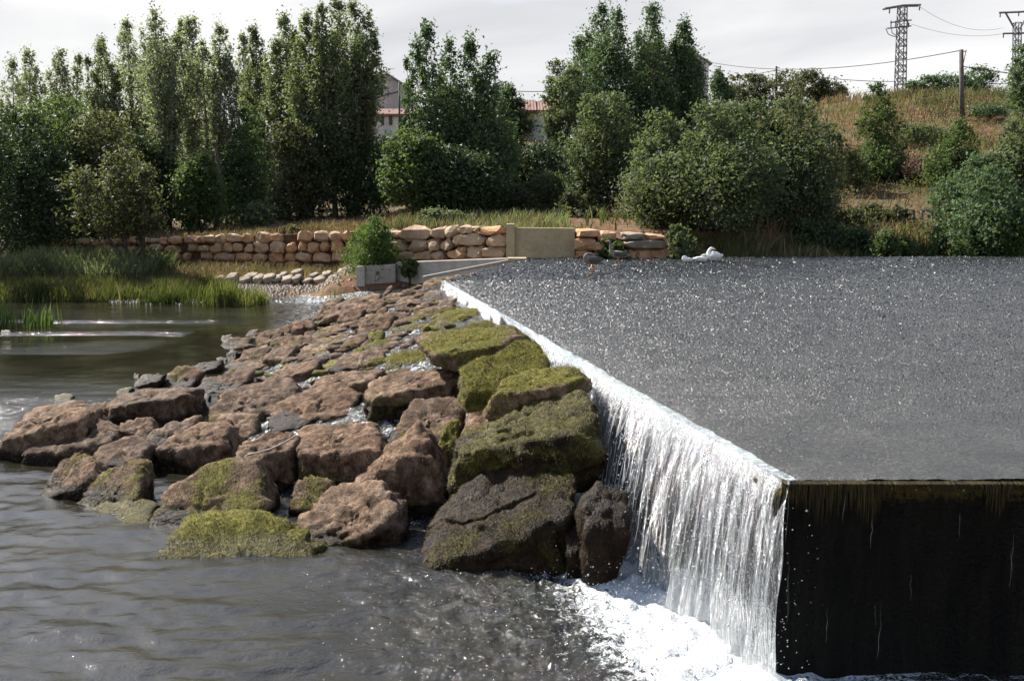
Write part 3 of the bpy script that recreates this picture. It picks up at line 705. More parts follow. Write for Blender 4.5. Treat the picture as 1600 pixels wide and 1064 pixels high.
P1 = (0, 560, 2.857); ID = (0, 0, 1); PA = (320, 430, 5.32); PB = (560, 420, 5.32); PCc = (180, 540, 5.32); PF = (0, 380, 4.09)
L5 = dict(level=5)
ROCKS = [
 # near end of the riprap, left to right
 (ID, [(5,686),(30,635),(46,632),(110,628),(150,645),(150,700),(60,718),(22,715)], 'largest block at the left tip of the riprap, lit left face standing in water', dict(ridge=.3, tilt=-.3, level=5)),
 (ID, [(53,676),(122,651),(147,655),(188,675),(194,692),(185,715),(100,728),(58,725)], 'squat boulder just right of the leftmost block, pale rim along its top', dict(ridge=.35, level=5)),
 (ID, [(164,640),(172,618),(250,601),(285,602),(308,612),(314,650),(312,668),(240,670),(180,662)], 'big dark shadowed boulder behind the left cluster, bare and mossless', dict(wet=.45, ridge=.2, level=5)),
 (ID, [(122,634),(140,622),(166,624),(170,658),(140,652)], 'small brown rock wedged between the leftmost block and the big dark boulder', dict()),
 (ID, [(172,664),(200,647),(222,646),(242,665),(238,700),(200,695)], 'knobbly pale-topped rock below the big dark boulder', dict()),
 (ID, [(230,676),(270,657),(300,645),(310,657),(304,695),(250,708),(235,702)], 'dark recessed rock between the knobbly rock and the shaggy square boulder', dict(wet=.4)),
 (ID, [(140,722),(150,700),(180,685),(215,683),(235,700),(248,725),(242,748),(190,740),(165,733)], 'rounded dark brown rock with pitted top in the left cluster', dict(ridge=.3, wet=.2)),
 (ID, [(57,772),(75,735),(105,705),(130,710),(165,735),(168,748),(110,772),(70,778)], 'wedge-shaped rock at the left waterline with moss on its right edge', dict(moss=.36, tilt=-.5, level=5)),
 (ID, [(103,775),(130,750),(195,727),(215,730),(228,765),(226,784),(170,790),(120,799)], 'pointed pinkish rock with a yellow-green mossy rim at the left waterline', dict(moss=.56, tilt=-.5, ridge=.6, level=5)),
 (ID, [(88,814),(120,799),(150,789),(215,785),(243,800),(234,822),(180,825),(110,825)], 'low moss-covered rock awash below the pointed pinkish rock', dict(moss=.7, wet=.3, ridge=.5)),
 (ID, [(252,702),(278,660),(350,658),(372,690),(374,718),(330,732),(280,737),(255,727)], 'shaggy square boulder draped with dry brown algae', dict(ridge=.25, level=5)),
 (ID, [(330,650),(345,643),(402,641),(407,670),(388,683),(362,683)], 'flat-topped block tucked behind the shaggy square boulder', dict(ridge=.5)),
 (ID, [(252,772),(280,745),(320,720),(395,722),(412,765),(421,788),(400,803),(340,818),(270,834),(226,832),(232,805)], 'broad flat sunlit slab with mossy lower edge beside the front mossy mound', dict(moss=.48, ridge=.8, tilt=-.15, level=5, T=1.1)),
 (ID, [(240,862),(262,835),(300,820),(380,810),(450,828),(500,853),(514,882),(480,897),(420,899),(330,893),(280,874)], 'front mound thick with yellow-green moss, lowest rock in the water', dict(moss=.82, ridge=.85, tilt=-.05, level=5, furn=14000, T=1.2, rough=.1)),
 (ID, [(373,687),(440,675),(468,681),(470,738),(420,750),(375,745)], 'long block with flat lit top and black shaded front under the bare branch', dict(ridge=.22, level=5)),
 (ID, [(322,657),(335,620),(370,600),(430,588),(447,590),(467,610),(452,637),(415,654),(365,662)], 'rounded ridge-backed boulder with cracked sunlit top in mid riprap', dict(ridge=.5, level=5)),
 (ID, [(422,637),(470,605),(510,598),(545,608),(566,618),(562,630),(510,652),(440,668),(422,662)], 'furry tan boulder with a moss spot at its right end', dict(moss=.12, ridge=.5, level=5)),
 (ID, [(465,668),(475,658),(560,657),(590,665),(606,690),(602,720),(570,740),(510,748),(467,738)], 'bulky dark-fronted boulder in the middle, brown algae hanging on its left side', dict(ridge=.25, level=5)),
 (ID, [(440,670),(500,645),(610,620),(621,635),(602,652),(560,660),(470,668)], 'long narrow reddish rock lying behind the bulky dark-fronted boulder', dict(ridge=.55, level=5)),
 (ID, [(597,658),(640,625),(690,615),(725,622),(728,642),(700,684),(620,672)], 'smooth domed rock with fibrous brown top left of the sliver of bright moss', dict(ridge=.6, level=5)),
 (ID, [(572,597),(590,588),(690,575),(720,580),(723,617),(650,625),(590,633),(573,617)], 'brick-shaped dark block with pale flat top in mid riprap', dict(ridge=.3, level=5)),
 (ID, [(545,748),(590,722),(650,666),(670,680),(695,715),(709,772),(690,784),(625,786),(570,765)], 'steep wedge boulder, lit brown left slope and black right face', dict(ridge=.15, tilt=-.9, wet=.1, level=5)),
 (ID, [(462,808),(500,768),(545,745),(600,755),(632,785),(638,832),(610,848),(540,853),(475,835)], 'craggy brown rock with dark right side in front of the steep wedge boulder', dict(ridge=.5, tilt=-.4, level=5, rough=.09)),
 (ID, [(450,788),(460,752),(490,735),(522,757),(500,778),(465,793)], 'small cone-shaped rock with a mossy right flank by the craggy brown rock', dict(moss=.55)),
 (ID, [(629,852),(640,835),(700,780),(760,735),(840,697),(893,700),(900,740),(906,800),(900,868),(850,891),(750,890),(660,872)], 'huge near-black wet boulder beside the foot of the waterfall', dict(wet=1.0, moss=.33, ridge=.5, tilt=-.4, level=6, furn=16000, T=1.2, rough=.055, k=18)),
 (ID, [(705,712),(720,690),(800,650),(880,608),(915,613),(930,650),(936,705),(880,710),(790,725),(725,752)], 'long slanting boulder with olive moss ridge, black front, next to the falling water', dict(wet=.75, moss=.62, ridge=.35, tilt=-.4, level=5, furn=14000, depth=10.75, down=.35)),
 (ID, [(712,668),(740,618),(775,640),(800,632),(800,645),(735,683),(715,685)], 'pointed bare brown rock leaning on the slanting mossy boulder', dict(ridge=.4, tilt=-.4)),
 (ID, [(755,623),(790,580),(870,575),(905,583),(923,605),(902,620),(830,645),(790,648)], 'dark boulder with brown crest at the lip, above the slanting mossy boulder', dict(moss=.5, wet=.2, ridge=.3, level=5, depth=11.5, down=.2, T=.7)),
 (PB, [(850,920),(860,840),(960,770),(1200,720),(1450,700),(1590,740),(1596,850),(1300,880),(1080,1010),(900,1060)], 'widest moss-draped boulder at the lip, yellow strands down its left side', dict(moss=.9, ridge=.6, level=5, furn=16000, depth=12.3, down=.2, T=.9)),
 (ID, [(906,795),(920,765),(945,746),(970,742),(990,754),(974,785),(966,825),(940,852),(912,850)], 'small black dripping rock standing against the waterfall', dict(wet=1.2, ridge=.4, level=4, depth=9.45, T=.55, rough=.1, tilt=.2, k=14)),
 (ID, [(884,822),(893,806),(905,808),(911,828),(906,848),(886,850)], 'rusty brown rock wedged between the huge black boulder and the dripping rock', dict(wet=.6, depth=9.7, T=.4)),
 (ID, [(888,884),(910,862),(940,855),(957,870),(935,886)], 'low wet stone in the foam at the foot of the waterfall', dict(wet=.8, down=.15)),
 (ID, [(673,692),(695,658),(716,648),(718,690),(702,704)], 'sliver of bright yellow-green moss rock between two brown boulders', dict(moss=1.0)),
 (PCc, [(350,1005),(400,945),(470,945),(512,1000),(440,1055)], 'fist-like mossy stone between the rounded dark rock and the shaggy boulder', dict(moss=.6, level=3)),
 (PCc, [(700,470),(700,390),(770,385),(795,430),(740,480)], 'small reddish stone in the gap behind the ridge-backed boulder', dict(level=3)),
 # middle field
 (PCc, [(120,258),(150,215),(195,225),(185,268)], 'tiny dark rock furthest left off the middle of the riprap', dict(level=3, wet=.3)),
 (PCc, [(175,350),(180,270),(210,235),(330,225),(420,235),(400,270),(350,330),(220,350)], 'dark square rock standing at the left water edge of the middle riprap', dict(wet=.4, ridge=.25)),
 (PCc, [(350,330),(420,250),(480,185),(560,140),(690,200),(720,240),(650,305),(600,335),(450,350)], 'tent-shaped rock with mossy right flank beside the dark square rock', dict(moss=.25, ridge=.5)),
 (PCc, [(615,178),(700,145),(830,120),(885,125),(875,220),(720,235),(650,205)], 'low black rock left of the reddish ledge with shaded front', dict(wet=.5, ridge=.3)),
 (PCc, [(868,222),(885,150),(1010,110),(1200,130),(1310,160),(1200,215),(1000,230)], 'reddish ledge with shaded front in the middle riprap', dict(ridge=.35)),
 (PCc, [(640,335),(700,250),(830,215),(1000,210),(1130,220),(1120,285),(960,355),(800,405),(690,385)], 'wide pale-topped boulder behind the ridge-backed boulder', dict(ridge=.5, level=5)),
 (PA, [(560,800),(700,745),(900,710),(965,720),(870,765),(850,845),(760,865),(680,865),(600,850)], 'dark hollow-fronted rock right of the wide pale-topped boulder', dict(ridge=.3)),
 (PA, [(840,905),(900,830),(1100,790),(1400,780),(1475,800),(1445,855),(1340,965),(1100,945)], 'long dark red block with black front left of the brick-shaped block', dict(ridge=.3, level=5)),
 (PA, [(1470,830),(1500,795),(1596,780),(1700,775),(1720,800),(1600,830)], 'thin reddish slab behind the brick-shaped dark block', dict(ridge=.7)),
 (PA, [(870,805),(900,750),(1050,710),(1270,700),(1335,742),(1200,775),(1000,795)], 'flat grey-green mossy slab at the edge of the middle runnel', dict(moss=.75, ridge=.8)),
 (PA, [(1000,705),(1100,660),(1200,640),(1400,620),(1497,652),(1450,705),(1330,745),(1150,725)], 'long brown rock with dark right end above the flat mossy slab', dict(ridge=.4)),
 (PA, [(600,755),(740,640),(780,590),(960,565),(1050,590),(1180,560),(1237,592),(1200,628),(1000,674),(850,704),(700,740)], 'long tan furrowed rock running across the middle riprap', dict(ridge=.6, level=5)),
 (PA, [(250,694),(290,620),(420,575),(500,570),(540,620),(470,684),(380,704)], 'pinkish rounded rock left of the brown hump in the middle riprap', dict(ridge=.6)),
 (PA, [(470,704),(520,630),(600,590),(700,575),(767,600),(742,654),(640,724),(520,724)], 'brown hump with dark right flank in the middle riprap', dict(ridge=.35)),
 (PA, [(80,694),(130,660),(180,670),(205,712),(150,724)], 'little mossy-topped stone at the water edge left of the black cube', dict(level=3, moss=.35)),
 (PA, [(182,695),(170,640),(230,610),(272,620),(262,684),(220,704)], 'black cube of rock at the water edge below the pale riprap margin', dict(level=3, wet=.7)),
 (PB, [(170,785),(270,700),(400,660),(590,650),(632,690),(592,775),(480,790),(260,790)], 'isolated moss hump between two white runnels', dict(moss=.9, ridge=.6, level=5, furn=6000)),
 (PB, [(0,795),(0,690),(80,670),(210,690),(228,722),(140,795)], 'dark blunt rock left of the isolated moss hump', dict(ridge=.35)),
 (PB, [(490,595),(600,530),(760,490),(1000,470),(1230,470),(1275,510),(1425,605),(1250,645),(1080,686),(900,705),(650,645)], 'large boulder at the lip with bright moss left half and bare brown right side', dict(moss=.58, ridge=.5, level=5, furn=9000, depth=14.5, down=.3)),
 (PB, [(650,705),(680,670),(880,650),(1000,690),(900,724),(700,724)], 'low mossy ledge below the half-mossy boulder', dict(moss=.7)),
 (PB, [(680,815),(720,740),(850,710),(945,750),(912,815),(800,835)], 'brown fibrous knob left of the widest moss-draped boulder', dict(moss=.15)),
 (PB, [(930,785),(930,720),(1100,690),(1300,620),(1400,600),(1490,620),(1542,692),(1400,705),(1150,765)], 'second moss-draped boulder from the near lip, dark crest at its right', dict(moss=.85, ridge=.6, level=5, furn=9000, depth=13.3, down=.25)),
 (PB, [(880,495),(900,430),(1060,420),(1232,472),(1100,495)], 'flat moss slab beside the pale stump on the lip', dict(moss=.95, ridge=.8, furn=4000)),
 (PB, [(630,375),(760,330),(870,310),(1000,340),(1092,402),(930,425),(760,435),(680,415)], 'farthest big moss cushion at the lip', dict(moss=.9, ridge=.6, furn=5000)),
 (PB, [(250,535),(290,490),(460,450),(700,430),(742,462),(600,485),(400,514)], 'long thin moss slab above the upper white runnel', dict(moss=.85, ridge=.8, furn=3000)),
 (PB, [(240,475),(280,410),(440,390),(542,400),(542,445),(380,474)], 'dark mossy rock behind the long thin moss slab', dict(moss=.55)),
 (PB, [(50,645),(50,600),(180,575),(362,600),(250,645)], 'round flat moss cushion between the two upper runnels', dict(moss=.95, furn=3000)),
 (PB, [(70,535),(120,500),(190,505),(222,537),(150,574),(100,564)], 'small dark-green mossy stone left of the upper runnel', dict(moss=.8, level=3)),
 (PA, [(1228,605),(1260,570),(1320,570),(1332,612),(1270,640)], 'little round green stone left of the round flat moss cushion', dict(moss=.9, level=3)),
 (PA, [(1350,494),(1380,450),(1470,440),(1502,482),(1440,520)], 'dark moss knob above the small dark-green stone', dict(moss=.7, level=3)),
 (PA, [(1090,560),(1180,510),(1260,485),(1352,512),(1342,565),(1240,580)], 'dark-faced brown rock left of the upper runnel', dict(ridge=.3)),
 (PA, [(860,565),(900,520),(1060,490),(1210,480),(1290,482),(1210,530),(1100,565)], 'tan sloping rock behind the long furrowed rock', dict(ridge=.6)),
 (PA, [(895,494),(920,450),(1050,410),(1200,380),(1262,402),(1242,454),(1050,494)], 'smooth peach-coloured rock near the upper left margin', dict(ridge=.6)),
 (PA, [(620,545),(700,490),(830,490),(902,522),(850,575),(640,580)], 'flat sunlit rock right of the gable-shaped rock', dict(ridge=.7)),
 (PA, [(500,574),(560,520),(640,495),(692,512),(620,580)], 'dark slanted rock left of the flat sunlit rock', dict(wet=.2)),
 (PA, [(420,504),(500,450),(580,435),(652,477),(652,494),(560,544),(500,564)], 'gable-shaped grey-tan rock on the left margin', dict(ridge=.5)),
 (PA, [(125,574),(200,510),(370,520),(382,562),(300,604),(170,604)], 'pale flat rock with a shaded underside at the left margin', dict(ridge=.7)),
 (PA, [(95,529),(130,495),(240,483),(200,519),(130,542)], 'small grey flat stone farthest out in the pool', dict(level=3)),
 (PA, [(300,509),(350,460),(420,437),(452,467),(400,514),(340,519)], 'leaning grey wedge at the left margin', dict(level=3)),
 (PA, [(590,444),(660,415),(752,385),(742,444),(690,479)], 'pale sharp-edged stone left of the layered grey block', dict(level=3)),
 (PA, [(730,404),(760,350),(850,370),(942,402),(932,444),(880,479),(800,444),(740,454)], 'layered grey block tilted on the left margin', dict(ridge=.3, rough=.09)),
 (PA, [(870,299),(1000,200),(1100,172),(1147,192),(1060,254),(980,304),(910,334)], 'grey slab leaning at the far left margin', dict(ridge=.6)),
 (PA, [(860,354),(960,310),(1040,270),(1120,210),(1180,190),(1300,200),(1342,252),(1250,274),(1060,384),(950,414),(930,394)], 'ragged grey-brown rock right of the leaning grey slab', dict(ridge=.4, rough=.09)),
 (PA, [(1070,389),(1130,310),(1210,265),(1347,277),(1300,334),(1200,374)], 'dark-sided rock in front of the ragged grey-brown rock', dict(ridge=.4)),
 (PA, [(1260,400),(1300,330),(1400,300),(1520,310),(1600,340),(1560,390),(1400,400)], 'pale pink rock right of the dark-sided rock', dict(ridge=.6)),
 (PB, [(0,505),(0,420),(100,360),(200,370),(302,402),(242,515),(150,494)], 'tan rock with a dark mossy right edge behind the small dark-green stone', dict(moss=.2, ridge=.5)),
 (PB, [(215,374),(330,335),(430,350),(442,394),(300,404),(230,404)], 'flat peach slab behind the dark mossy rock', dict(ridge=.7)),
 (PB, [(440,394),(480,340),(780,280),(812,312),(640,375),(560,394)], 'long pale slab behind the farthest moss cushion', dict(ridge=.8)),
 (PB, [(440,364),(460,310),(530,295),(562,332),(480,364)], 'small grey knob left of the long pale slab', dict(level=3)),
 (PB, [(140,350),(150,325),(200,310),(252,332),(215,369)], 'small peach stone left of the flat peach slab', dict(level=3)),
 (PB, [(260,324),(330,280),(440,250),(482,272),(420,304),(330,334)], 'grey-brown ridge stone with dark hollow beside it', dict(level=3)),
 (PB, [(0,314),(0,240),(60,230),(150,250),(232,282),(200,324),(80,354)], 'broad brown stone at the far left of the upper riprap', dict()),
 (PB, [(510,224),(560,170),(640,160),(740,180),(752,204),(620,209)], 'dark-fronted ledge stone at the far end of the lip', dict(level=3)),
 (PB, [(330,184),(360,150),(450,160),(462,184)], 'small flat stone left of the dark-fronted ledge stone', dict(level=3)),
 (PB, [(160,194),(250,130),(292,150),(200,214)], 'slanted tan stone at the far end near the concrete kerb', dict(level=3)),
 (PB, [(400,114),(420,90),(560,85),(582,112),(420,124)], 'thin pale slab near the far end of the lip', dict(level=3)),
 (PB, [(500,140),(540,112),(620,105),(662,132),(560,154)], 'mossy little slab beside the thin pale slab', dict(level=3, moss=.4)),
 (PB, [(620,264),(680,232),(760,225),(832,240),(700,284)], 'wet grey slab close to the lip behind the long pale slab', dict(level=3, wet=.3)),
 (PB, [(290,240),(420,205),(560,215),(545,254),(330,264)], 'tan slab in the middle of the far riprap', dict(level=3)),
 (PB, [(30,222),(130,195),(205,212),(110,244)], 'low tan stone on the far left edge of the riprap', dict(level=3)),
 (PB, [(425,85),(430,58),(455,42),(472,80)], 'small upright pinkish stone at the very end of the lip', dict(level=2)),
 (PB, [(470,285),(520,262),(600,262),(600,300),(520,312)], 'brown mossy stone between the grey-brown ridge and the wet grey slab', dict(level=3, moss=.25)),
 (PB, [(250,224),(290,190),(400,185),(420,207),(330,230)], 'peach flat stone in front of the small flat far stone', dict(level=3)),
 (PB, [(560,345),(600,320),(680,312),(640,352)], 'tiny tan stone in front of the long pale slab', dict(level=2)),
 (PF, [(300,1010),(330,965),(370,950),(470,965),(420,1010)], 'half-drowned mossy stone behind the leftmost block', dict(moss=.8, level=3)),
 (PF, [(690,965),(740,935),(830,905),(852,930),(760,965)], 'yellowish mossy stone awash behind the big dark boulder', dict(moss=.6, level=3)),
 (PF, [(0,575),(0,545),(40,538),(72,552),(50,580)], 'reddish stone alone at the left edge of the photo, out in the pool', dict(level=3)),
]
for i, (org, pts, label, kw) in enumerate(ROCKS):
    boulder(pts, label, org=org, seed=i, **kw)

# small rubble between the boulders of the far half
rng = np.random.default_rng(77); Vs = []; Ts = []; n0 = 0
D2_, T2_ = ICO[2]
for _ in range(520):
    a = rng.uniform(10.5, LIP_LEN + 2.5); s_r = rng.uniform(0.3, 5.0); q = C0 + a * LDIR + s_r * LNOR
    far = a / LIP_LEN
    if rng.random() > 0.25 + 0.9 * far: continue
    sz = rng.uniform(0.07, 0.22); inv = np.maximum(D2_ @ rng.normal(size=(9, 3)).T, 0)
    W = D2_ * np.clip(1 / ((inv ** 8).sum(1) ** (1 / 8) + 1e-6), 0.5, 1.15)[:, None] * sz * np.array([1.3, 1.0, 0.6])
    W = W + np.array([q[0], q[1], max(float(bed(*q)) - 0.12, 0) + sz * 0.12])
    Vs.append(W); Ts.append(T2_ + n0); n0 += len(W)
Vr = np.concatenate(Vs)
put('rubble', mesh('rubble', Vr, [np.concatenate(Ts)], True, {'moss': 0.55 * sstep(0.5, 0.62, fbm(Vr * 0.8, 3)), 'wet': np.zeros(len(Vr))}), M['rock'], label='small brown rubble filling the gaps between the boulders', cat='rubble', kind='stuff')

# driftwood, branch, pale pebble
b0 = bed_hit(785, 512)
mb = MB(); p = at(783, 520, b0[1] + 0.1)
pts = [at(788, 522, b0[1]), at(787, 512, b0[1]), at(784, 503, b0[1] + .02), at(782, 495, b0[1] + .03)]
mb.tube(pts, [.06, .075, .06, .035], 8)
mb.put('driftwood_stump', M['deadwood'], smooth=True, label='pale broken stump of driftwood standing on the weir lip', cat='driftwood')
q = bed_hit(400, 752)[1] - .05
mb = MB()
bp = [(362.5, 731.5, .1), (374, 722, .0), (388, 710, -.1), (404, 707, -.08), (424, 701, 0), (443, 692, .06), (456, 684, .14), (464, 678, .2)]
mb.tube([at(a, b, q + c) for a, b, c in bp], [.013, .014, .013, .012, .011, .01, .008, .006], 6)
mb.tube([at(a, b, q + c) for a, b, c in [(440, 693.5, .05), (452, 696, .06), (460, 698, .06)]], [.005, .004, .003], 5)
mb.put('dead_branch', M['deadwood'], smooth=True, label='thin bare grey branch lying bent across the boulders', cat='branch')
boulder([(428, 824), (432, 817), (441, 815), (448, 819), (446, 825)], 'small creamy white pebble behind the front mossy mound', level=3, mat=M['palestone'], name='pebble', cat='pebble', group=None, down=.08, furn=0)

# ------------------------------------------------------------------ stone walls of the far bank
def wall_frame(a, b):
    a = np.array(a, float); b = np.array(b, float); e = (b - a) / np.linalg.norm(b - a)
    return a, np.array([e[0], e[1], 0]), np.array([e[1], -e[0], 0.0])          # origin, along (rightwards), facing the viewer
def wall_stone(parent, poly3, T, mat, seed, along, face, name='stone', level=2):
    rng = np.random.default_rng(5000 + seed); P = np.array(poly3); c = P.mean(0)
    up = np.array([0, 0, 1.0]); poly = np.stack([(P - c) @ along, (P - c) @ up], -1)
    W, tri = stone_verts(poly, T, level, rng, (along, up, face), None, k=44, rough=0.12, facets=2)
    W = W + c
    return put(name, mesh(name, W - np.array(parent.location), [tri], False), mat, (0, 0, 0), parent)

# left: red rubble wall in rough courses
lw = root('stone_retaining_wall', (-13, 44.4, 0.4), 'long low wall of reddish rubble stones under the poplars', 'wall')
seed = 0; rng = np.random.default_rng(21)
back = MB()
for k in range(len(WALL_L) - 1):
    (x0, y0), (x1, y1) = WALL_L[k], WALL_L[k + 1]
    z0 = np.interp(x0, [-24, -19, -7], [1.6, 1.7, 2.3]); z1 = np.interp(x1, [-24, -19, -7], [1.6, 1.7, 2.3])
    b = float(0.25)
    back.hexa([(x0, y0 + .12, b), (x1, y1 + .12, b), (x1 + .3, y1 + .75, b), (x0 + .3, y0 + .75, b), (x0, y0 + .12, z0 - .1), (x1, y1 + .12, z1 - .1), (x1 + .3, y1 + .75, z1 - .1), (x0 + .3, y0 + .75, z0 - .1)])
    o, al, fc = wall_frame(WALL_L[k], WALL_L[k + 1]); L = math.hypot(x1 - x0, y1 - y0)
    for row in range(4):
        u = rng.uniform(-.3, 0)
        while u < L - .15:
            w = rng.uniform(.45, .95); ue = min(u + w, L + .1)
            zt = np.interp((u + ue) / 2, [0, L], [z0, z1]); zb = .42; h = (zt - zb) / 4
            if rng.random() > 0.07 and ue - u > .2:
                v0 = zb + row * h + rng.uniform(-.05, .05); v1 = zb + (row + 1) * h + rng.uniform(-.04, .07)
                g = .02; cs = [(u + g + rng.uniform(0, .06), v0 + rng.uniform(0, .06)), (ue - g - rng.uniform(0, .1), v0 + rng.uniform(0, .05)), (ue - g, v0 + rng.uniform(.1, .25)), (ue - g - rng.uniform(0, .14), v1 - rng.uniform(0, .06)), (u + w * rng.uniform(.25, .6), v1 + rng.uniform(-.02, .05)), (u + g + rng.uniform(0, .1), v1 - rng.uniform(.02, .14))]
                P = [np.append(o, 0) + al * a + np.array([0, 0, c]) + fc * rng.uniform(-.02, .1) * 0 for a, c in cs]
                P = np.array(P) + fc * rng.uniform(-.03, .12)
                wall_stone(lw, P, .36, M['redstone'] if rng.random() < .62 else M['wallstone'], seed, al, fc); seed += 1
            u = ue
back.put('backing', M['earthback'], lw)

# right: tan boulders, traced one by one
ZS = (480, 330, 4.706)
TAN = ["710,190 760,110 850,118 920,150 900,200 740,225", "930,140 1000,115 1030,140 1020,205 940,195", "1035,110 1110,110 1115,170 1070,195 1035,185",
 "1125,130 1170,98 1225,120 1225,160 1150,170", "1230,115 1290,110 1280,150 1235,150", "1290,115 1440,110 1445,165 1350,180 1285,165",
 "620,220 690,205 745,270 720,305 660,300", "755,280 800,215 895,215 900,280 850,295 770,290", "905,215 975,210 995,280 920,300 900,260",
 "1000,230 1060,195 1095,260 1040,295 1005,280", "1090,190 1130,165 1165,180 1155,240 1110,255", "1165,190 1240,155 1325,200 1290,250 1200,258 1160,240",
 "1310,235 1360,180 1430,165 1480,210 1475,255 1370,265", "690,320 720,300 805,295 808,360 700,360", "815,310 910,290 930,360 820,362",
 "920,310 1000,285 1030,355 935,360", "1035,315 1130,260 1180,310 1180,350 1040,355", "1150,260 1185,258 1185,300 1155,300",
 "1195,265 1300,258 1315,350 1190,350", "1325,265 1465,265 1455,348 1320,348", "640,140 710,150 700,195 650,200", "610,300 660,305 690,360 610,360", "570,140 632,130 640,200 615,215 570,210", "560,220 612,222 640,290 600,300 560,290"]
o, al, fc = wall_frame(*WALL_R)
def on_wall(px, py, o2, face):
    r = ray(px, py); c = np.array([0, 0, H]); t = ((np.append(o2, 0) - c) @ face) / (r @ face); return c + t * r
rw = root('boulder_retaining_wall', (-2.6, 36.3, 0.9), 'wall of large fitted tan boulders left of the concrete panel', 'wall')
for k, s in enumerate(TAN):
    P = [on_wall(ZS[0] + float(a) / ZS[2], ZS[1] + float(b) / ZS[2], o, fc) for a, b in (q.split(',') for q in s.split())]
    P = np.array(P); P = P.mean(0) + (P - P.mean(0)) * 1.05
    wall_stone(rw, P, .5, M['redstone'] if k in (5, 16) else M['tanstone'], 300 + k, al, fc)
mb = MB()
(x0, y0), (x1, y1) = WALL_R
mb.hexa([(x0, y0 + .15, .3), (x1, y1 + .15, .3), (x1 + .4, y1 + .9, .3), (x0 + .4, y0 + .9, .3), (x0, y0 + .15, 2.2), (x1, y1 + .15, 2.5), (x1 + .4, y1 + .9, 2.45), (x0 + .4, y0 + .9, 2.2)])
mb.put('backing', M['earthback'], rw)

# concrete panel closing the wall by the weir
def slab(mb, quad, t, face=(0, -1, 0)):
    q = np.array(quad); f = np.array(face) * t
    mb.hexa(list(q[[0, 1]]) + list((q - f)[[1, 0]]) + list(q[[3, 2]]) + list((q - f)[[2, 3]]))
pn = root('concrete_wall', at(848, 412, 33.8), 'plain tan concrete panel between the two stone walls', 'wall')
mb = MB(); slab(mb, [at(803, 414, 33.9), at(898, 414, 33.7), at(898, 357, 33.7), at(803, 356, 33.9)], .3); mb.put('panel', M['tanconcrete'], pn)
mb = MB(); slab(mb, [at(791, 412, 33.75), at(804, 412, 33.75), at(804, 350.5, 33.75), at(791, 350.5, 33.75)], .5); mb.put('pillar', M['tanconcrete'], pn)

# right: stacked red slabs
sw = root('slab_stone_wall', (3.5, 33.4, 1.4), 'stacked rough red stone slabs right of the concrete panel', 'wall')
ZR = (560, 320, 2.58)
SL = ["878,95 970,100 975,128 885,132", "875,135 955,132 960,180 875,183", "878,185 930,188 925,218 875,215", "935,195 1005,195 1000,222 935,222", "950,150 1010,145 1015,188 950,190",
 "975,105 1040,110 1035,145 965,148", "1060,110 1150,112 1150,140 1070,142", "1070,148 1150,140 1240,140 1240,172 1080,182", "1085,185 1120,182 1120,225 1085,225", "1120,178 1180,175 1185,222 1120,222",
 "1150,112 1230,125 1240,140 1160,140", "1180,180 1255,175 1260,222 1190,224", "1040,150 1066,150 1070,185 1040,190", "1010,190 1080,190 1080,222 1010,224"]
o2 = np.array([2.1, 33.6]); al2 = np.array([1.0, -.1, 0]); al2 /= np.linalg.norm(al2); fc2 = np.array([al2[1], -al2[0], 0])
for k, s in enumerate(SL):
    P = np.array([on_wall(ZR[0] + float(a) / ZR[2], ZR[1] + float(b) / ZR[2], o2, fc2) for a, b in (q.split(',') for q in s.split())])
    P = P.mean(0) + (P - P.mean(0)) * 1.06 + fc2 * (.12 * ((k * 37) % 5) / 5)
    wall_stone(sw, P, .7, M['palestone'] if k in (6, 7, 3) else M['redstone'], 400 + k, al2, fc2)
mb = MB(); A = on_wall(898, 412, o2, fc2); B_ = on_wall(1050, 410, o2, fc2)
mb.hexa([A + [0, .15, -.3], B_ + [0, .15, -.3], B_ + [0, 1.2, -.3], A + [0, 1.2, -.3], A + [0, .15, 1.05], B_ + [0, .15, .5], B_ + [0, 1.2, .7], A + [0, 1.2, 1.1]])
mb.put('backing', M['earthback'], sw)

# concrete kerbs of the little side channel
def block(name, quad, t, label, cat='kerb', mat='concrete'):
    mb = MB(); slab(mb, quad, t); o = mb.put(name, M[mat], None, loc=np.array(quad).mean(0), label=label, cat=cat)
    bv = o.modifiers.new('bevel', 'BEVEL'); bv.width = .02; bv.segments = 2; return o
block('concrete_post', [at(556, 452, 35.6), at(570, 452, 35.6), at(570, 415.5, 35.6), at(556, 417, 35.6)], .35, 'short squared concrete post at the left end of the side channel', 'post')
block('concrete_block_wall', [at(570.6, 452, 35.75), at(618, 450, 35.9), at(618, 413, 35.9), at(570.6, 416, 35.75)], .3, 'low pale concrete wall right of the short post')
block('channel_wall', [at(618.4, 450, 36.2), at(797, 420, 33.6), at(797, 403.5, 33.6), at(618.4, 410, 36.2)], .25, 'long thin concrete channel wall below the tan boulders')
block('weir_kerb', [at(660, 436, 27.2), at(797, 411.5, 32.6), at(797, 405.5, 32.6), at(660, 432, 27.2)], .22, 'sunlit sloping concrete kerb along the far edge of the weir', mat='concrete')
block('kerb_end_block', [at(793, 413.5, 32.5), at(823, 413.5, 32.5), at(823, 403.5, 32.5), at(793, 403.5, 32.5)], .5, 'small concrete block where the kerb meets the weir', mat='tanconcrete')
rl = np.array([at(640, 438, 26.2), at(700, 431, 27.6), at(740, 424, 28.6)])
boulder([(655, 441), (664, 433), (705, 429), (742, 425), (745, 430), (700, 439)], 'flat brown slab below the concrete kerb at the lip end', seed=301, level=3, depth=26.6, T=.5, ridge=.7, down=.5)

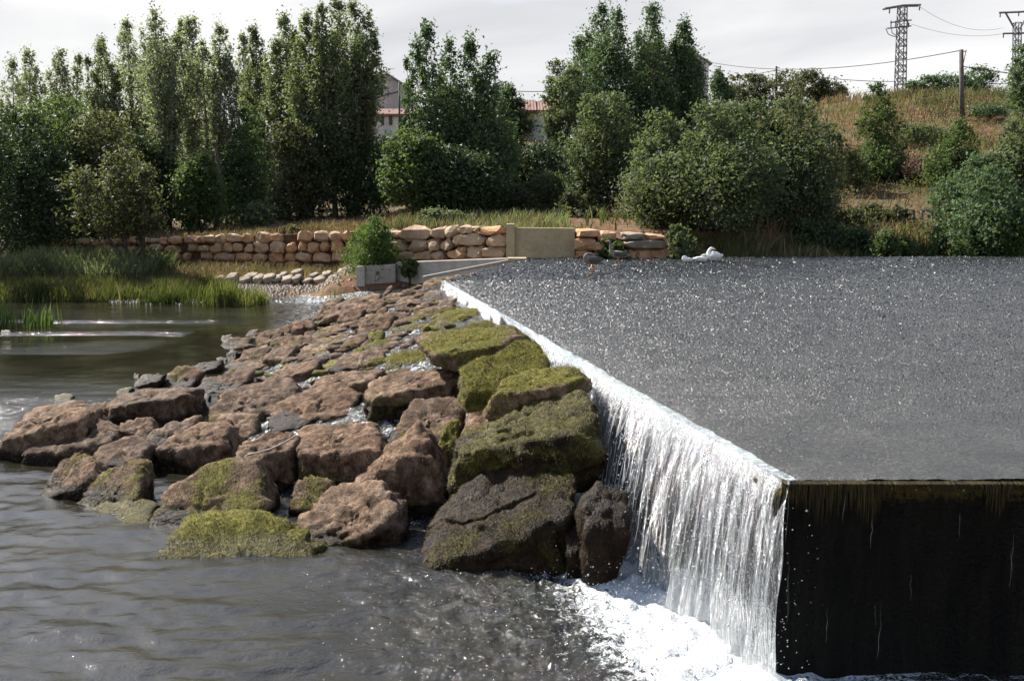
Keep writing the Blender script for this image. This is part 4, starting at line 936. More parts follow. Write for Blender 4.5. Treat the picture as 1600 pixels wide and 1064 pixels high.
# low row of pale stones, second from the post and so on
ZQ = (140, 320, 2.857)
ROW = [(1165,312,60,50),(1090,328,55,40),(1028,332,52,40),(972,338,50,32),(928,328,38,42),(882,330,52,44),(838,328,36,40),(800,325,64,50),(755,328,50,46),(690,332,60,42),(632,326,48,48),(578,330,58,40)]
ORD = ['first', 'second', 'third', 'fourth', 'fifth', 'sixth', 'seventh', 'eighth', 'ninth', 'tenth', 'eleventh', 'twelfth']
def ell(cx, cy, w, h, rng, n=8):
    th = (np.arange(n) + rng.uniform(-.25, .25, n)) * 2 * math.pi / n; s = rng.uniform(.85, 1.1, n)
    return [(cx + w / 2 * math.cos(a) * q, cy + h / 2 * math.sin(a) * q) for a, q in zip(th, s)]
for k, (cx, cy, w, h) in enumerate(ROW):
    rng = np.random.default_rng(900 + k)
    boulder(ell(cx, cy, w * 1.12, h * 1.1, rng), ORD[k] + ' pale stone left of the concrete post in the front row', org=ZQ, seed=500 + k, level=3, mat=M['palestone'], name='bank_stone', cat='stone', group='low row of pale stones', depth=38.2 + .02 * k, T=.5, ridge=.5, down=.05)
UP = [(1130,292,50,22),(1060,300,40,22),(1000,306,36,18),(925,292,50,20),(865,303,34,20),(720,312,60,30),(640,305,50,14)]
for k, (cx, cy, w, h) in enumerate(UP):
    rng = np.random.default_rng(930 + k)
    boulder(ell(cx, cy, w * 1.12, h * 1.1, rng), ORD[k] + ' stone from the concrete post in the upper layer of the pale row', org=ZQ, seed=540 + k, level=3, mat=M['palestone'], name='bank_stone', cat='stone', group='upper layer of pale stones', depth=38.8, T=.5, ridge=.5, down=.2)
LOWR = [(345,320,50,18),(400,322,60,20),(455,318,50,18),(505,322,48,20)]
for k, (cx, cy, w, h) in enumerate(LOWR):
    rng = np.random.default_rng(960 + k)
    boulder(ell(cx, cy, w * 1.12, h * 1.1, rng), ORD[k] + ' small reddish stone right of the leaning riverside tree behind the reeds', org=ZQ, seed=560 + k, level=2, mat=M['redstone'], name='bank_stone', cat='stone', group='small reddish stones behind the reeds', depth=39.5, T=.4, ridge=.5, down=.05)

# gravel spit
rng = np.random.default_rng(31); n = 11000
px_ = rng.uniform(170, 560, n); py_ = np.interp(px_, [170, 420, 560], [466, 452, 446]) + rng.normal(-2, 6.5, n) * np.interp(px_, [170, 400, 560], [.35, 1.2, 1.3])
P = np.array([onz(a, b, .04) for a, b in zip(px_, py_)]); P = P[(P[:, 1] > 33) & (P[:, 1] < 38.6)]
P[:, 2] = np.maximum(ground_z(P[:, 0], P[:, 1]), 0.0) + .01
dv2, dt2 = OCT; R = rng.uniform(.03, .1, len(P)); sq = rng.uniform(.6, 1.2, (len(P), 1, 3))
V = (P[:, None, :] + R[:, None, None] * dv2[None] * sq).reshape(-1, 3); T = (np.arange(len(P))[:, None, None] * len(dv2) + dt2[None]).reshape(-1, 3)
put('gravel', mesh('gravel', V, [T], False), M['gravel'], label='pale gravel spit between the pool and the low stone row', cat='gravel', kind='stuff')

# ------------------------------------------------------------------ grasses
def blades(P, hgt, wid, rng, lean=.25, wind=(.12, 0)):
    n = len(P); th = rng.uniform(0, 2 * math.pi, n); h = hgt * rng.uniform(.5, 1.25, n) * (.45 + 1.1 * fbm(P * .55 + 5, 3)); w = wid * rng.uniform(.6, 1.3, n)
    sd = np.stack([np.cos(th), np.sin(th) * .5, th * 0], -1); ln = rng.normal(0, lean, (n, 2)) + np.array(wind)
    tip = P + np.stack([ln[:, 0] * h, ln[:, 1] * h, h], -1); mid = P + np.stack([ln[:, 0] * h * .3, ln[:, 1] * h * .3, h * .55], -1)
    V = np.stack([P - sd * w[:, None], P + sd * w[:, None], mid + sd * w[:, None] * .8, tip, mid - sd * w[:, None] * .8], 1).reshape(-1, 3)
    b = np.arange(n)[:, None] * 5
    return V, np.concatenate([b + np.array([[0, 1, 2, 4]])]), np.concatenate([b + np.array([[4, 2, 3]])]), np.repeat(np.clip(fbm(P * .7, 3) * 1.6 - .35 + rng.normal(0, .2, n), 0, 1), 5)
def grass(name, P, hgt, wid, mat, label, seed, cat='grass', lean=.25, wind=(.12, 0)):
    rng = np.random.default_rng(seed); V, Q, T, tint = blades(P, hgt, wid, rng, lean, wind)
    return put(name, mesh(name, V, [Q, T], False, {'tint': tint}), mat, label=label, cat=cat, kind='stuff')
def scatter(n, x0, x1, y0, y1, rng, dens=None):
    x = rng.uniform(x0, x1, n); y = rng.uniform(y0, y1, n)
    if dens is not None: k = rng.random(n) < dens(x, y); x = x[k]; y = y[k]
    return np.stack([x, y, ground_z(x, y) - .03], -1)
rng = np.random.default_rng(41)
P = scatter(26000, -21, -6.5, 35.4, 39.8, rng, lambda x, y: (x < -11.0 + .0 * y) * 1.0 * (y < 39.5 - 1.2 * sstep(-15, -10, x)) + (x >= -11.0) * 0.35 * (y < 36.6) * (x < -9.6))
grass('river_grass', P, .5, .02, M['reed'], 'bright green tall grass along the far edge of the pool', 42, lean=.18)
P = scatter(9000, -24, -14, 38.2, 41.5, rng)
grass('grey_weeds', P, .95, .03, M['greyweed'], 'grey-green weeds behind the bright river grass', 43, lean=.3)
# reeds at the photo's left edge, a tuft by the spit, tufts by the kerb
for (cx, cy, n_, h_, sx, sy, lab, mt) in [(-15.6, 28.6, 420, .75, .6, .4, 'dark reed clump in the pool at the left edge', 'darkleaf'), (-13.9, 28.9, 110, .5, .22, .3, 'thin reed tuft right of the dark reed clump in the pool', 'midgreen'),
        (-9.9, 34.3, 420, .75, .4, .2, 'reed tuft at the tip of the gravel spit', 'reed'), (-8.8, 34.4, 160, .55, .15, .15, 'small reed tuft right of the spit tip', 'reed'),
        (-6.0, 34.6, 420, .4, .5, .3, 'green grass tuft left of the channel wall foot', 'reed'), (-4.7, 34.2, 700, .42, .6, .4, 'bright grass patch below the low pale concrete wall', 'reed'),
        (-12.3, 35.0, 350, .8, .5, .2, 'taller reed tuft left of the gravel spit', 'reed')]:
    th = rng.normal(size=(n_, 2)); P = np.stack([cx + th[:, 0] * sx, cy + th[:, 1] * sy, np.zeros(n_)], -1)
    P[:, 2] = np.maximum(ground_z(P[:, 0], P[:, 1]), -.1) - .02
    if cx < -13: P[:, 2] = -.05
    V, Q, T, tint = blades(P, h_, .02, rng, .2); loc = np.array([cx, cy, max(0, P[:, 2].mean())])
    put('reed_tuft', mesh('reed_tuft', V - loc, [Q, T], False, {'tint': tint}), M[mt], loc, label=lab, cat='reeds', group='reed tufts in and by the pool', kind='stuff')
# dry grass: terrace over the walls, hill on the right, foot of the left wall
P = scatter(30000, -24, 1.5, 36, 53, rng, lambda x, y: np.where(y > wall_y(x) + .55, np.clip(1.25 - (y - wall_y(x)) / 9, .15, 1), 0))
grass('dry_grass', P, .36, .022, M['drygrass'], 'dry straw-coloured grass on the terrace above the stone walls', 44, lean=.35)
P = scatter(2600, -4.8, 2.2, 34.5, 41, rng, lambda x, y: (y > wall_y(x) + .6) * .8)
grass('green_weeds', P, .5, .02, M['greyweed'], 'pale green weeds along the top of the tan boulder wall', 45, lean=.3)
P = scatter(9000, -19, -6.8, 39.5, 46, rng, lambda x, y: (y < wall_y(x) - .15) * .8)
grass('bank_grass', P, .32, .02, M['drygrass'], 'dry grass at the foot of the red stone wall', 46, lean=.35)
P = scatter(2600, -19, -6.8, 39.5, 46, rng, lambda x, y: (y < wall_y(x) - .3) * .8)
grass('bank_weeds', P, .3, .022, M['olive'], 'olive weeds at the foot of the red stone wall', 47, lean=.35)
P = scatter(27000, 8, 48, 34, 78, rng, lambda x, y: np.clip(.25 + sstep(.42, .58, fbm(np.stack([x * .22, y * .22, x * 0], -1), 3)), 0, 1))
grass('hill_grass', P, .62, .03, M['drygrass'], 'tall dry yellow grass covering the hillside on the right', 48, lean=.35)
P = scatter(26000, 1, 48, 34, 74, rng, lambda x, y: sstep(.46, .6, fbm(np.stack([x * .2 + 9, y * .2, x * 0], -1), 3)))
grass('hill_weeds', P, .6, .035, M['olive'], 'green and olive weeds scattered over the slope behind the weir', 49, lean=.4)
P = scatter(9000, 5.5, 22, 31.2, 35.5, rng, lambda x, y: (y > 31.6 - .1 * (x - 5)) * .9)
grass('edge_weeds', P, .42, .022, M['midgreen'], 'low green weeds along the far edge of the weir', 50, lean=.35)

# algae hanging over the lip of the weir
rng = np.random.default_rng(61); n = 4600
xx = C0[0] + 5.2 * rng.random(n); P0 = np.stack([xx, C0[1] - .03 + .05 * rng.random(n), ZL + .012 + 0 * xx], -1); l = .11 * rng.random(n) ** 1.6 * (2.2 * fbm(np.stack([xx * 5, xx * 0, xx * 0], -1), 3)) ** 2
w = .004 * rng.uniform(.6, 1.5, n); sd_ = np.stack([w, w * 0, w * 0], -1); mid = P0 + np.stack([rng.normal(0, .006, n), -.035 - .02 * rng.random(n), -.012 * np.ones(n)], -1); tip = mid + np.stack([rng.normal(0, .012, n), -.012 * np.ones(n), -l], -1)
V = np.stack([P0 - sd_, P0 + sd_, mid + sd_, tip, mid - sd_], 1).reshape(-1, 3); b = np.arange(n)[:, None] * 5
put('algae_fringe', mesh('algae_fringe', V, [b + np.array([[0, 1, 2, 4]]), b + np.array([[4, 2, 3]])], False, {'tint': np.repeat(np.clip(rng.normal(.4, .25, n), 0, 1), 5)}), M['wetalgae'], (0, 0, 0), WEIR, kind='stuff')
# scrub clothing the slope: a mass of small leaves
rng = np.random.default_rng(62); n = 80000
x = rng.uniform(2, 46, n); y = rng.uniform(37, 72, n); dn = fbm(np.stack([x * .28 + 3, y * .2, x * 0], -1), 3); k = rng.random(n) < sstep(.43, .56, dn); x = x[k]; y = y[k]
hm = .9 * (fbm(np.stack([x * .9, y * .9, x * 0], -1), 3)) * rng.random(len(x)) ** .7
P = np.stack([x, y, ground_z(x, y) + hm], -1); n = len(P); nn = rng.normal(size=(n, 3)) + np.array([0, 0, .5]); nn /= np.linalg.norm(nn, axis=1)[:, None]; a = np.cross(nn, rng.normal(size=(n, 3))); a /= np.linalg.norm(a, axis=1)[:, None]; bb = np.cross(nn, a); ls = .15 * rng.uniform(.6, 1.3, n)[:, None]
V = np.stack([P - a * ls * .6, P + bb * ls * .5, P + a * ls * .6], 1).reshape(-1, 3)
put('hillside_scrub', mesh('hillside_scrub', V, [np.arange(len(V)).reshape(-1, 3)], False, {'tint': np.repeat(np.clip(dn[k] * 1.2 - .2 + rng.normal(0, .2, n), 0, 1), 3)}), M['olive'], label='low olive scrub spread in patches over the hillside', cat='scrub', kind='stuff')

P = scatter(5200, -21, -9, 35.4, 40.5, np.random.default_rng(63), lambda x, y: (x < -10.5 - .0 * y) * 1.0)
grass('dead_stems', P, .55, .014, M['drygrass'], 'straw-coloured dead stems among the green river grass', 64, lean=.35)
rng = np.random.default_rng(65); n = 26000
x = rng.uniform(10, 40, n); y = rng.uniform(42, 66, n); dn = fbm(np.stack([x * .22 + 40, y * .25, x * 0], -1), 3); k = rng.random(n) < sstep(.5, .6, dn); x = x[k]; y = y[k]
P = np.stack([x, y, ground_z(x, y) + .7 * fbm(np.stack([x, y, x * 0], -1), 3) * rng.random(len(x))], -1); n = len(P); nn = rng.normal(size=(n, 3)) + np.array([0, 0, .5]); nn /= np.linalg.norm(nn, axis=1)[:, None]; a = np.cross(nn, rng.normal(size=(n, 3))); a /= np.linalg.norm(a, axis=1)[:, None]; bb = np.cross(nn, a); ls = .15 * rng.uniform(.6, 1.3, n)[:, None]
V = np.stack([P - a * ls * .6, P + bb * ls * .5, P + a * ls * .6], 1).reshape(-1, 3)
put('red_scrub', mesh('red_scrub', V, [np.arange(len(V)).reshape(-1, 3)], False, {'tint': np.repeat(np.clip(rng.normal(.5, .25, n), 0, 1), 3)}), M['redscrub'], label='dry red-brown scrub on the bare patches of the hillside', cat='scrub', kind='stuff')

# ------------------------------------------------------------------ trees and shrubs
PROF = {'poplar': lambda t: np.where(t < .5, .42 + .58 * t / .5, np.clip((1 - t) / .5, 0, 1) ** .75 * .96 + .04),
        'spire': lambda t: np.where(t < .35, .5 + .5 * t / .35, np.clip((1 - t) / .65, 0, 1) ** .8 * .97 + .03),
        'round': lambda t: np.clip(np.sin(math.pi * np.clip(.1 + .87 * t, 0, 1)), 0, 1) ** .55,
        'bush': lambda t: np.clip(1 - np.clip(t, 0, 1) ** 2.2, 0, 1) ** .5 * .95 + .05,
        'slim': lambda t: np.clip(np.sin(math.pi * np.clip(.12 + .86 * t, 0, 1)), 0, 1) ** .8}
def tree(name, cat, label, px, d, plumes, low, prof='poplar', leaf=.17, n=7000, mat='poplar', group=None, seed=0, bark='bark', stems=1, up=None, clump=.62, trunk=.02, base_py=None):
    """plumes: (top px, top py, half width px); low: picture row of the crown's underside. Every plume is a leafy limb of its own."""
    rng = np.random.default_rng(3000 + seed); m = d / F; up = (.9 if prof in ('poplar', 'slim', 'spire') else .0) if up is None else up
    bx = (px - 800) / F * d / math.cos(0); x0 = at(px, 300, d)[0]
    z0 = float(ground_z(np.array([x0]), np.array([d]))[0]) - .1
    if base_py is not None: z0 = at(px, base_py, d)[2]
    base = np.array([x0, d, z0]); rt = root(name, base, label, cat, group)
    zl = max(at(px, low, d)[2], z0 + .05)
    tb = MB(); V = []; tint = []; tot = sum(w * (low - t) for _, t, w in plumes); n = int(n * 1.7); leaf = leaf * .86; zmax = max(at(a, b, d)[2] for a, b, _ in plumes); hgt = zmax - z0
    tr = max(.05, trunk * hgt)
    for q, (tx, ty, hw) in enumerate(plumes):
        top = at(tx, ty, d); r = 1.22 * hw * m; dy = rng.uniform(-1, 1) * r * (1.2 if len(plumes) > 1 else .2); top = top + np.array([0, dy, 0])
        foot = np.array([x0 + (top[0] - x0) * (.72 if prof != 'poplar' else .5), d + dy * .7, zl])
        fork = base + np.array([0, 0, (zl - z0) * rng.uniform(.3, .8)]) if stems == 1 else base + np.array([rng.normal(0, .2), rng.normal(0, .2), 0])
        mid = (foot + top) / 2 + np.array([rng.normal(0, .06), 0, 0]) * r
        pts = np.array([fork, fork * .4 + foot * .6 + rng.normal(0, .1, 3), foot + (mid - foot) * .5, mid, mid + (top - mid) * .5, mid + (top - mid) * .8])
        tb.tube(pts, np.array([tr * .7, tr * .5, tr * .35, tr * .2, tr * .09, .006]), 6)
        npl = int(n * hw * (low - ty) / tot); K = max(10, int(npl / 42))
        t = rng.random(K) ** .85; R = PROF[prof](t) * r; th = rng.uniform(0, 2 * math.pi, K); rr = R * np.sqrt(rng.uniform(.08, 1.0, K))
        ax = foot[None] * (1 - t)[:, None] + top[None] * t[:, None] + np.stack([np.sin(t * 5 + q) * .07 * r] * 1 + [t * 0, t * 0], -1)
        cc = ax + np.stack([rr * np.cos(th), rr * np.sin(th) * .9, rng.normal(0, .05, K) * (top[2] - zl)], -1)
        cc[:, 2] = np.minimum(cc[:, 2], top[2] - .35 * R - .25 * r * (prof in ('poplar', 'spire')))
        for c, tt in zip(cc[:int(14 + K * .12)], t):   # limbs
            s = ax[0] * 0 + foot * (1 - max(tt - .16, 0)) + top * max(tt - .16, 0)
            tb.tube(np.array([s, (s + c) / 2 + np.array([0, 0, -.04 * r]), c]), [tr * .22 * (1.1 - tt), tr * .14 * (1.1 - tt), .006], 4, cap=False)
        cr = clump * np.clip(R, .5 * r, None) * rng.uniform(.5, 1.15, K)
        idx = rng.choice(K, npl, p=(cr ** 1.3) / (cr ** 1.3).sum())
        g = rng.normal(size=(npl, 3)); g /= np.linalg.norm(g, axis=1)[:, None]; g *= np.minimum(np.abs(rng.normal(0, .62, npl)), 1.2)[:, None]
        P = cc[idx] + g * cr[idx][:, None] * np.array([1, 1, 1.0 + up])
        ls = leaf * rng.uniform(.6, 1.3, npl)[:, None]
        nn = g * .6 + rng.normal(0, .6, (npl, 3)) + np.array([-.1, -.1, .35]); nn /= np.linalg.norm(nn, axis=1)[:, None]
        a = np.cross(nn, rng.normal(size=(npl, 3))); a /= np.linalg.norm(a, axis=1)[:, None]; b = np.cross(nn, a)
        V.append(np.stack([P - a * ls * .6, P - b * ls * .62, P + a * ls * .66], 1).reshape(-1, 3))
        cl = rng.random(K); tint.append(np.repeat(np.clip(.45 * cl[idx] + .5 * rng.random(npl) + .1 * g[:, 2], 0, 1), 3))
    if stems == 1: tb.tube(np.array([base, base + np.array([.02 * hgt * rng.normal(), 0, (zl - z0) * .5 + .3]), np.array([x0, d, zl + .35 * (zmax - zl)])]), [tr, tr * .85, tr * .4], 8)
    tb.put('trunk', M[bark], rt, smooth=True)
    V = np.concatenate(V); V[:, 2] = np.maximum(V[:, 2], z0 + .02); Q = np.arange(len(V)).reshape(-1, 3)
    put('crown', mesh('crown', V - base, [Q], False, {'tint': np.concatenate(tint)}), M[mat], (0, 0, 0), rt)
    return rt

GP = 'poplars behind the red stone wall'
T_ = tree; sd = 0
def pop(label, px, d, tops, low, n=7000, mat='poplar', leaf=.16, **k):
    global sd; sd += 1; tops = [(a, b, c * 1.04) for a, b, c in tops]
    return tree('poplar_tree', 'poplar', label, px, d, tops, low, 'spire' if mat == 'deepgreen' else 'poplar', leaf, n, mat, GP, sd, **k)
pop('thin poplar at the far left edge, behind the dark riverside mass', 4, 60, [(6, 88, 22), (-14, 110, 22)], 260, 3800, 'poplar_grey')
pop('slender grey poplar with lone pointed top, second from the left edge', 54, 64, [(56, 78, 21), (44, 110, 18)], 250, 5000, 'poplar_grey')
pop('low-topped poplar right of the slender grey one', 104, 62, [(108, 80, 20), (92, 92, 18), (122, 84, 16)], 260, 5600, 'poplar_grey')
pop('poplar with twin pointed tops near the left', 160, 58, [(149, 51, 20), (171, 52, 20), (138, 90, 16), (184, 100, 16)], 290, 8000, 'poplar')
pop('feathery poplar left of the tallest one in the left row', 212, 60, [(210, 34, 24), (196, 50, 18), (228, 60, 20)], 260, 6500, 'poplar_grey')
pop('tallest poplar of the left row with bare pale trunk', 262, 54, [(254, 17, 26), (240, 50, 22), (272, 48, 24), (262, 70, 26)], 240, 9500, 'poplar_grey', trunk=.016)
pop('two-topped poplar right of the tall one with pale trunk', 300, 60, [(285, 27, 20), (311, 30, 22)], 250, 6500, 'poplar_grey')
pop('poplar with a straight bare trunk, left of a sky gap', 334, 55, [(338, 32, 24), (322, 64, 20), (350, 80, 20)], 230, 7000, 'poplar_grey', trunk=.014)
pop('short thin poplar in the dip of the treeline', 376, 64, [(375, 50, 18), (386, 90, 16)], 240, 4200, 'poplar_grey')
pop('narrow poplar right of the dip of the treeline', 408, 60, [(404, 43, 20), (418, 84, 18)], 260, 5200, 'poplar')
pop('tall olive poplar over the dark hollow', 444, 56, [(441, 15, 26), (428, 58, 22), (458, 44, 22)], 270, 9000, 'poplar')
pop('broad poplar left of the tallest right pair', 486, 54, [(487, 22, 26), (472, 56, 22), (500, 60, 24)], 260, 9000, 'poplar', trunk=.014)
pop('tallest poplar of the right pair, reaching the top of the photo', 524, 53, [(508, 8, 22), (532, 1, 26), (520, 40, 30)], 250, 10000, 'poplar', trunk=.014)
pop('poplar leaning right over the grey gabled house', 556, 54, [(553, -2, 26), (575, 12, 24), (588, 50, 16), (565, 60, 30)], 240, 9500, 'poplar')
# dark understory of the left row
def und(label, px, d, tops, low, n, mat='midgreen', prof='round', leaf=.17, g='understory trees below the poplars', name='understory_tree', cat='tree', **k):
    global sd; sd += 1
    return tree(name, cat, label, px, d, tops, low, prof, leaf, n, mat, g, sd, 'darkbark', **k)
und('dark dense tree mass at the left edge of the photo', 10, 44, [(-20, 130, 70), (30, 170, 55), (70, 230, 50)], 415, 16000, 'darkleaf', clump=.6)
und('deep green broad tree right of the left edge mass', 78, 50, [(60, 165, 55), (105, 150, 55), (85, 190, 60)], 405, 14000, 'midgreen', clump=.6)
und('olive rounded tree behind the leaning riverside tree', 160, 50, [(140, 200, 45), (180, 175, 45), (165, 240, 50)], 385, 12000, 'olive', clump=.6)
und('shadowy tree between the tall pale trunk and the olive tree', 222, 52, [(215, 210, 40), (240, 230, 36)], 372, 8000, 'darkleaf')
und('bushy light green sapling between the two bare trunks', 312, 50, [(300, 260, 26), (318, 240, 30)], 362, 5500, 'midgreen')
und('dark tree filling the gap behind the straight bare trunk', 362, 57, [(345, 190, 40), (378, 200, 40), (390, 170, 30)], 355, 10000, 'deepgreen')
und('low pale bush at the wall top, below the dark hollow', 415, 50.5, [(405, 318, 20), (425, 308, 20)], 362, 2600, 'greyweed', 'bush', name='bush', cat='bush')
und('yellowish understory tree below the tall olive poplar', 470, 52, [(455, 190, 30), (480, 200, 30)], 350, 7000, 'olive')
und('black-green tree in the hollow left of the central clump', 540, 54, [(520, 200, 40), (560, 195, 42), (585, 210, 34)], 350, 10000, 'darkleaf')
und('dark thicket behind the leftmost poplars', 130, 70, [(60, 210, 70), (150, 200, 70), (240, 195, 60)], 380, 9000, 'darkleaf', leaf=.25)
und('dark thicket behind the middle of the poplar row', 380, 70, [(300, 205, 60), (400, 210, 70), (500, 200, 60)], 370, 9000, 'darkleaf', leaf=.25)
und('dark thicket between the poplar row and the central clump', 590, 62, [(560, 220, 50), (610, 215, 40), (640, 240, 40)], 345, 7000, 'darkleaf', leaf=.22)
# leaning tree by the water, with bare stems
rt = und('small leaning riverside tree with several bare dark stems', 212, 40.5, [(135, 268, 30), (182, 236, 34), (228, 262, 24), (160, 290, 32), (205, 300, 26)], 368, 4600, 'olive', stems=4, clump=.9, name='riverside_tree', g=None, base_py=416, trunk=.03)
# central clump
pop('wide many-topped deep green tree in the centre, left of the red-roofed house', 718, 48, [(672, 39, 32), (700, 50, 32), (650, 60, 28), (632, 88, 18), (732, 54, 34), (768, 80, 34), (752, 110, 38), (793, 128, 30), (690, 120, 56), (740, 140, 60)], 325, 30000, 'deepgreen', leaf=.17, clump=.58)
und('lighter green small tree in front of the central clump', 648, 43, [(640, 200, 34), (665, 215, 28), (620, 262, 24)], 322, 8500, 'midgreen', g=None)
und('dark round tree crown against the ochre house wall', 800, 52, [(790, 130, 26), (806, 150, 22), (780, 175, 30)], 225, 5000, 'darkleaf', g=None)
und('dark sapling under the central clump, by the weir wall', 715, 44, [(700, 230, 40), (745, 240, 36)], 335, 9000, 'darkleaf', g=None)
und('dark hedge on the slope below the ochre house', 830, 58, [(770, 232, 34), (810, 226, 40), (850, 224, 36), (880, 240, 26)], 300, 12000, 'darkleaf', 'bush', name='hedge', cat='hedge', g=None)
SG = 'shrubs on the slope behind the weir'
for (lab, px, d, tops, low, n, mt) in [('olive shrub below the dark hedge', 815, 45, [(800, 288, 30), (835, 282, 32)], 335, 5000, 'olive'), ('pale green shrub left of the dry grass patch', 860, 47, [(855, 270, 30), (885, 284, 22)], 322, 4000, 'willow'),
        ('round shrub at the foot of the tall willow', 905, 42, [(895, 300, 22), (918, 306, 18)], 338, 2600, 'olive'), ('grey-green shrub behind the tan boulder wall', 690, 39.5, [(680, 326, 22), (712, 330, 18), (736, 334, 14)], 352, 2600, 'greyweed'),
        ('small shrub on the red stone wall top', 455, 44.6, [(455, 352, 13)], 368, 900, 'olive'), ('low green shrub in front of the red slab wall', 958, 32.8, [(952, 372, 12), (966, 378, 12)], 407, 1900, 'midgreen'),
        ('weedy shrub right of the red slab wall', 1066, 32.6, [(1060, 352, 14), (1078, 360, 14)], 405, 1900, 'willow'), ('tiny dark shrub in the concrete channel', 638, 35.6, [(634, 406, 9), (644, 404, 9)], 430, 900, 'midgreen'),
        ('scrubby green bush on the hillside under the pylon', 1440, 58, [(1425, 195, 30), (1460, 200, 28)], 250, 3600, 'willow'), ('reddish dry scrub in the middle of the hillside', 1445, 52, [(1425, 250, 30), (1455, 245, 30), (1440, 270, 34)], 325, 5200, 'redscrub'),
        ('olive bush left of the slim hillside tree', 1330, 50, [(1310, 215, 26), (1335, 230, 24)], 310, 4200, 'olive'), ('low bush beside the metal rail', 1390, 41, [(1372, 318, 22), (1400, 322, 18)], 352, 2600, 'olive'),
        ('dark low bush under the big willows by the weir edge', 1290, 35, [(1265, 345, 30), (1310, 350, 30), (1340, 358, 26)], 400, 5200, 'darkleaf'), ('brown-green scrub left of the metal rail', 1320, 39, [(1300, 310, 26), (1340, 325, 26)], 365, 3600, 'olive'),
        ('green weeds bush right of the dry path by the weir edge', 1400, 34, [(1385, 362, 20), (1415, 370, 18)], 402, 2400, 'midgreen'), ('dark bush near the utility pole on the hilltop', 1545, 62, [(1530, 165, 24), (1560, 172, 20)], 205, 2400, 'deepgreen')]:
    und(lab, px, d, tops, low, n, mt, 'bush', .13, SG, 'shrub', 'shrub', clump=.5)
und('rounded bright green willow bush left of the tan boulder wall', 582, 37.0, [(568, 352, 22), (590, 338, 22), (582, 356, 34), (606, 352, 16)], 426, 11000, 'brightgreen', 'bush', .08, None, 'bush', 'bush', clump=.6)
# right-hand group
GR = 'deep green poplars right of the red-roofed house'
for (lab, px, tops, low, n) in [('tallest deep green poplar right of the red-roofed house', 935, [(943, 3, 32), (962, 16, 28), (920, 40, 34), (903, 55, 28), (940, 60, 56)], 230, 17000), ('middle deep green poplar of the right trio', 1014, [(1016, 10, 32), (1002, 40, 28), (1030, 50, 28), (1015, 60, 44)], 230, 13000),
        ('right deep green poplar, in front of the white gable', 1072, [(1072, 32, 30), (1056, 60, 28), (1086, 66, 24), (1070, 75, 40)], 220, 12000)]:
    sd += 1; tree('poplar_tree', 'poplar', lab, px, 68, tops, low, 'spire', .2, n, 'deepgreen', GR, sd, clump=.6)
und('lighter tree left of the tallest deep green poplar', 880, 66, [(872, 94, 20), (892, 110, 24), (862, 135, 14)], 230, 5500, 'willow', 'round', .19, None)
und('tall willow with grey trunk behind the weir wall', 945, 44, [(925, 152, 34), (960, 146, 34), (945, 190, 48)], 325, 12000, 'willow', 'round', .15, None)
und('grey-green willow with bent bare stems by the white geese', 1035, 38, [(1030, 172, 36), (1060, 190, 34), (1008, 215, 30), (1035, 240, 52)], 372, 13000, 'willow', 'round', .13, None)
und('big grey-green willow in the middle of the right bank', 1130, 37, [(1110, 165, 42), (1150, 158, 42), (1090, 210, 36), (1130, 230, 66)], 400, 20000, 'willow', 'round', .13, None, clump=.58)
und('big dark willow right of the middle one, on the right bank', 1225, 38, [(1200, 150, 40), (1245, 150, 44), (1275, 195, 34), (1220, 240, 66)], 400, 20000, 'willow', 'round', .13, None, clump=.58)
und('small dark pointed tree beside the white gable', 1124, 80, [(1124, 108, 16)], 190, 2600, 'deepgreen', 'poplar', .2, None)
GS = 'sparse trees on the skyline'
und('sparse grey tree left of the short utility pole', 1165, 84, [(1150, 116, 18), (1178, 112, 20)], 190, 3200, 'olive', 'round', .2, GS)
und('sparse round tree behind the short utility pole', 1210, 84, [(1200, 112, 22), (1228, 110, 22)], 185, 4200, 'olive', 'round', .2, GS)
und('spreading sparse tree at the left end of the dry hilltop', 1275, 80, [(1255, 114, 22), (1285, 128, 22), (1312, 138, 14)], 185, 4200, 'olive', 'round', .2, GS)
und('slim green tree on the hillside below the pylon', 1380, 52, [(1376, 126, 24), (1394, 170, 28), (1360, 230, 30), (1385, 250, 36)], 330, 10000, 'midgreen', 'round', .14, None)
und('small dark tree right of the pylon foot', 1440, 74, [(1428, 128, 14), (1456, 118, 16)], 165, 2400, 'deepgreen', 'round', .18, GS)
und('wind-bent tree behind the tall utility pole', 1505, 74, [(1484, 116, 20), (1522, 106, 22), (1535, 120, 12)], 165, 3600, 'deepgreen', 'round', .18, GS)
und('slim conical green tree on the right hillside', 1488, 48, [(1490, 188, 22), (1480, 225, 28), (1498, 235, 28)], 330, 8000, 'midgreen', 'slim', .13, None)
und('dark leafy tree at the top right edge of the photo', 1600, 46, [(1596, 72, 18), (1610, 90, 30), (1592, 115, 20)], 175, 4500, 'deepgreen', 'round', .15, None)
und('glossy broad bush at the right edge by the weir', 1535, 34.5, [(1500, 282, 34), (1530, 262, 36), (1560, 240, 38), (1520, 310, 50)], 402, 17000, 'deepgreen', 'round', .12, None, 'bush', 'bush')
und('pale grey-leaved tree at the right edge of the photo', 1590, 36, [(1580, 190, 36), (1612, 170, 44), (1552, 236, 34), (1575, 240, 44)], 380, 15000, 'willow', 'round', .13, None)
und('yellow-green weed bush at the right edge below the grey-leaved tree', 1575, 33.2, [(1560, 345, 22), (1590, 335, 24)], 402, 3600, 'brightgreen', 'bush', .1, None, 'bush', 'bush')

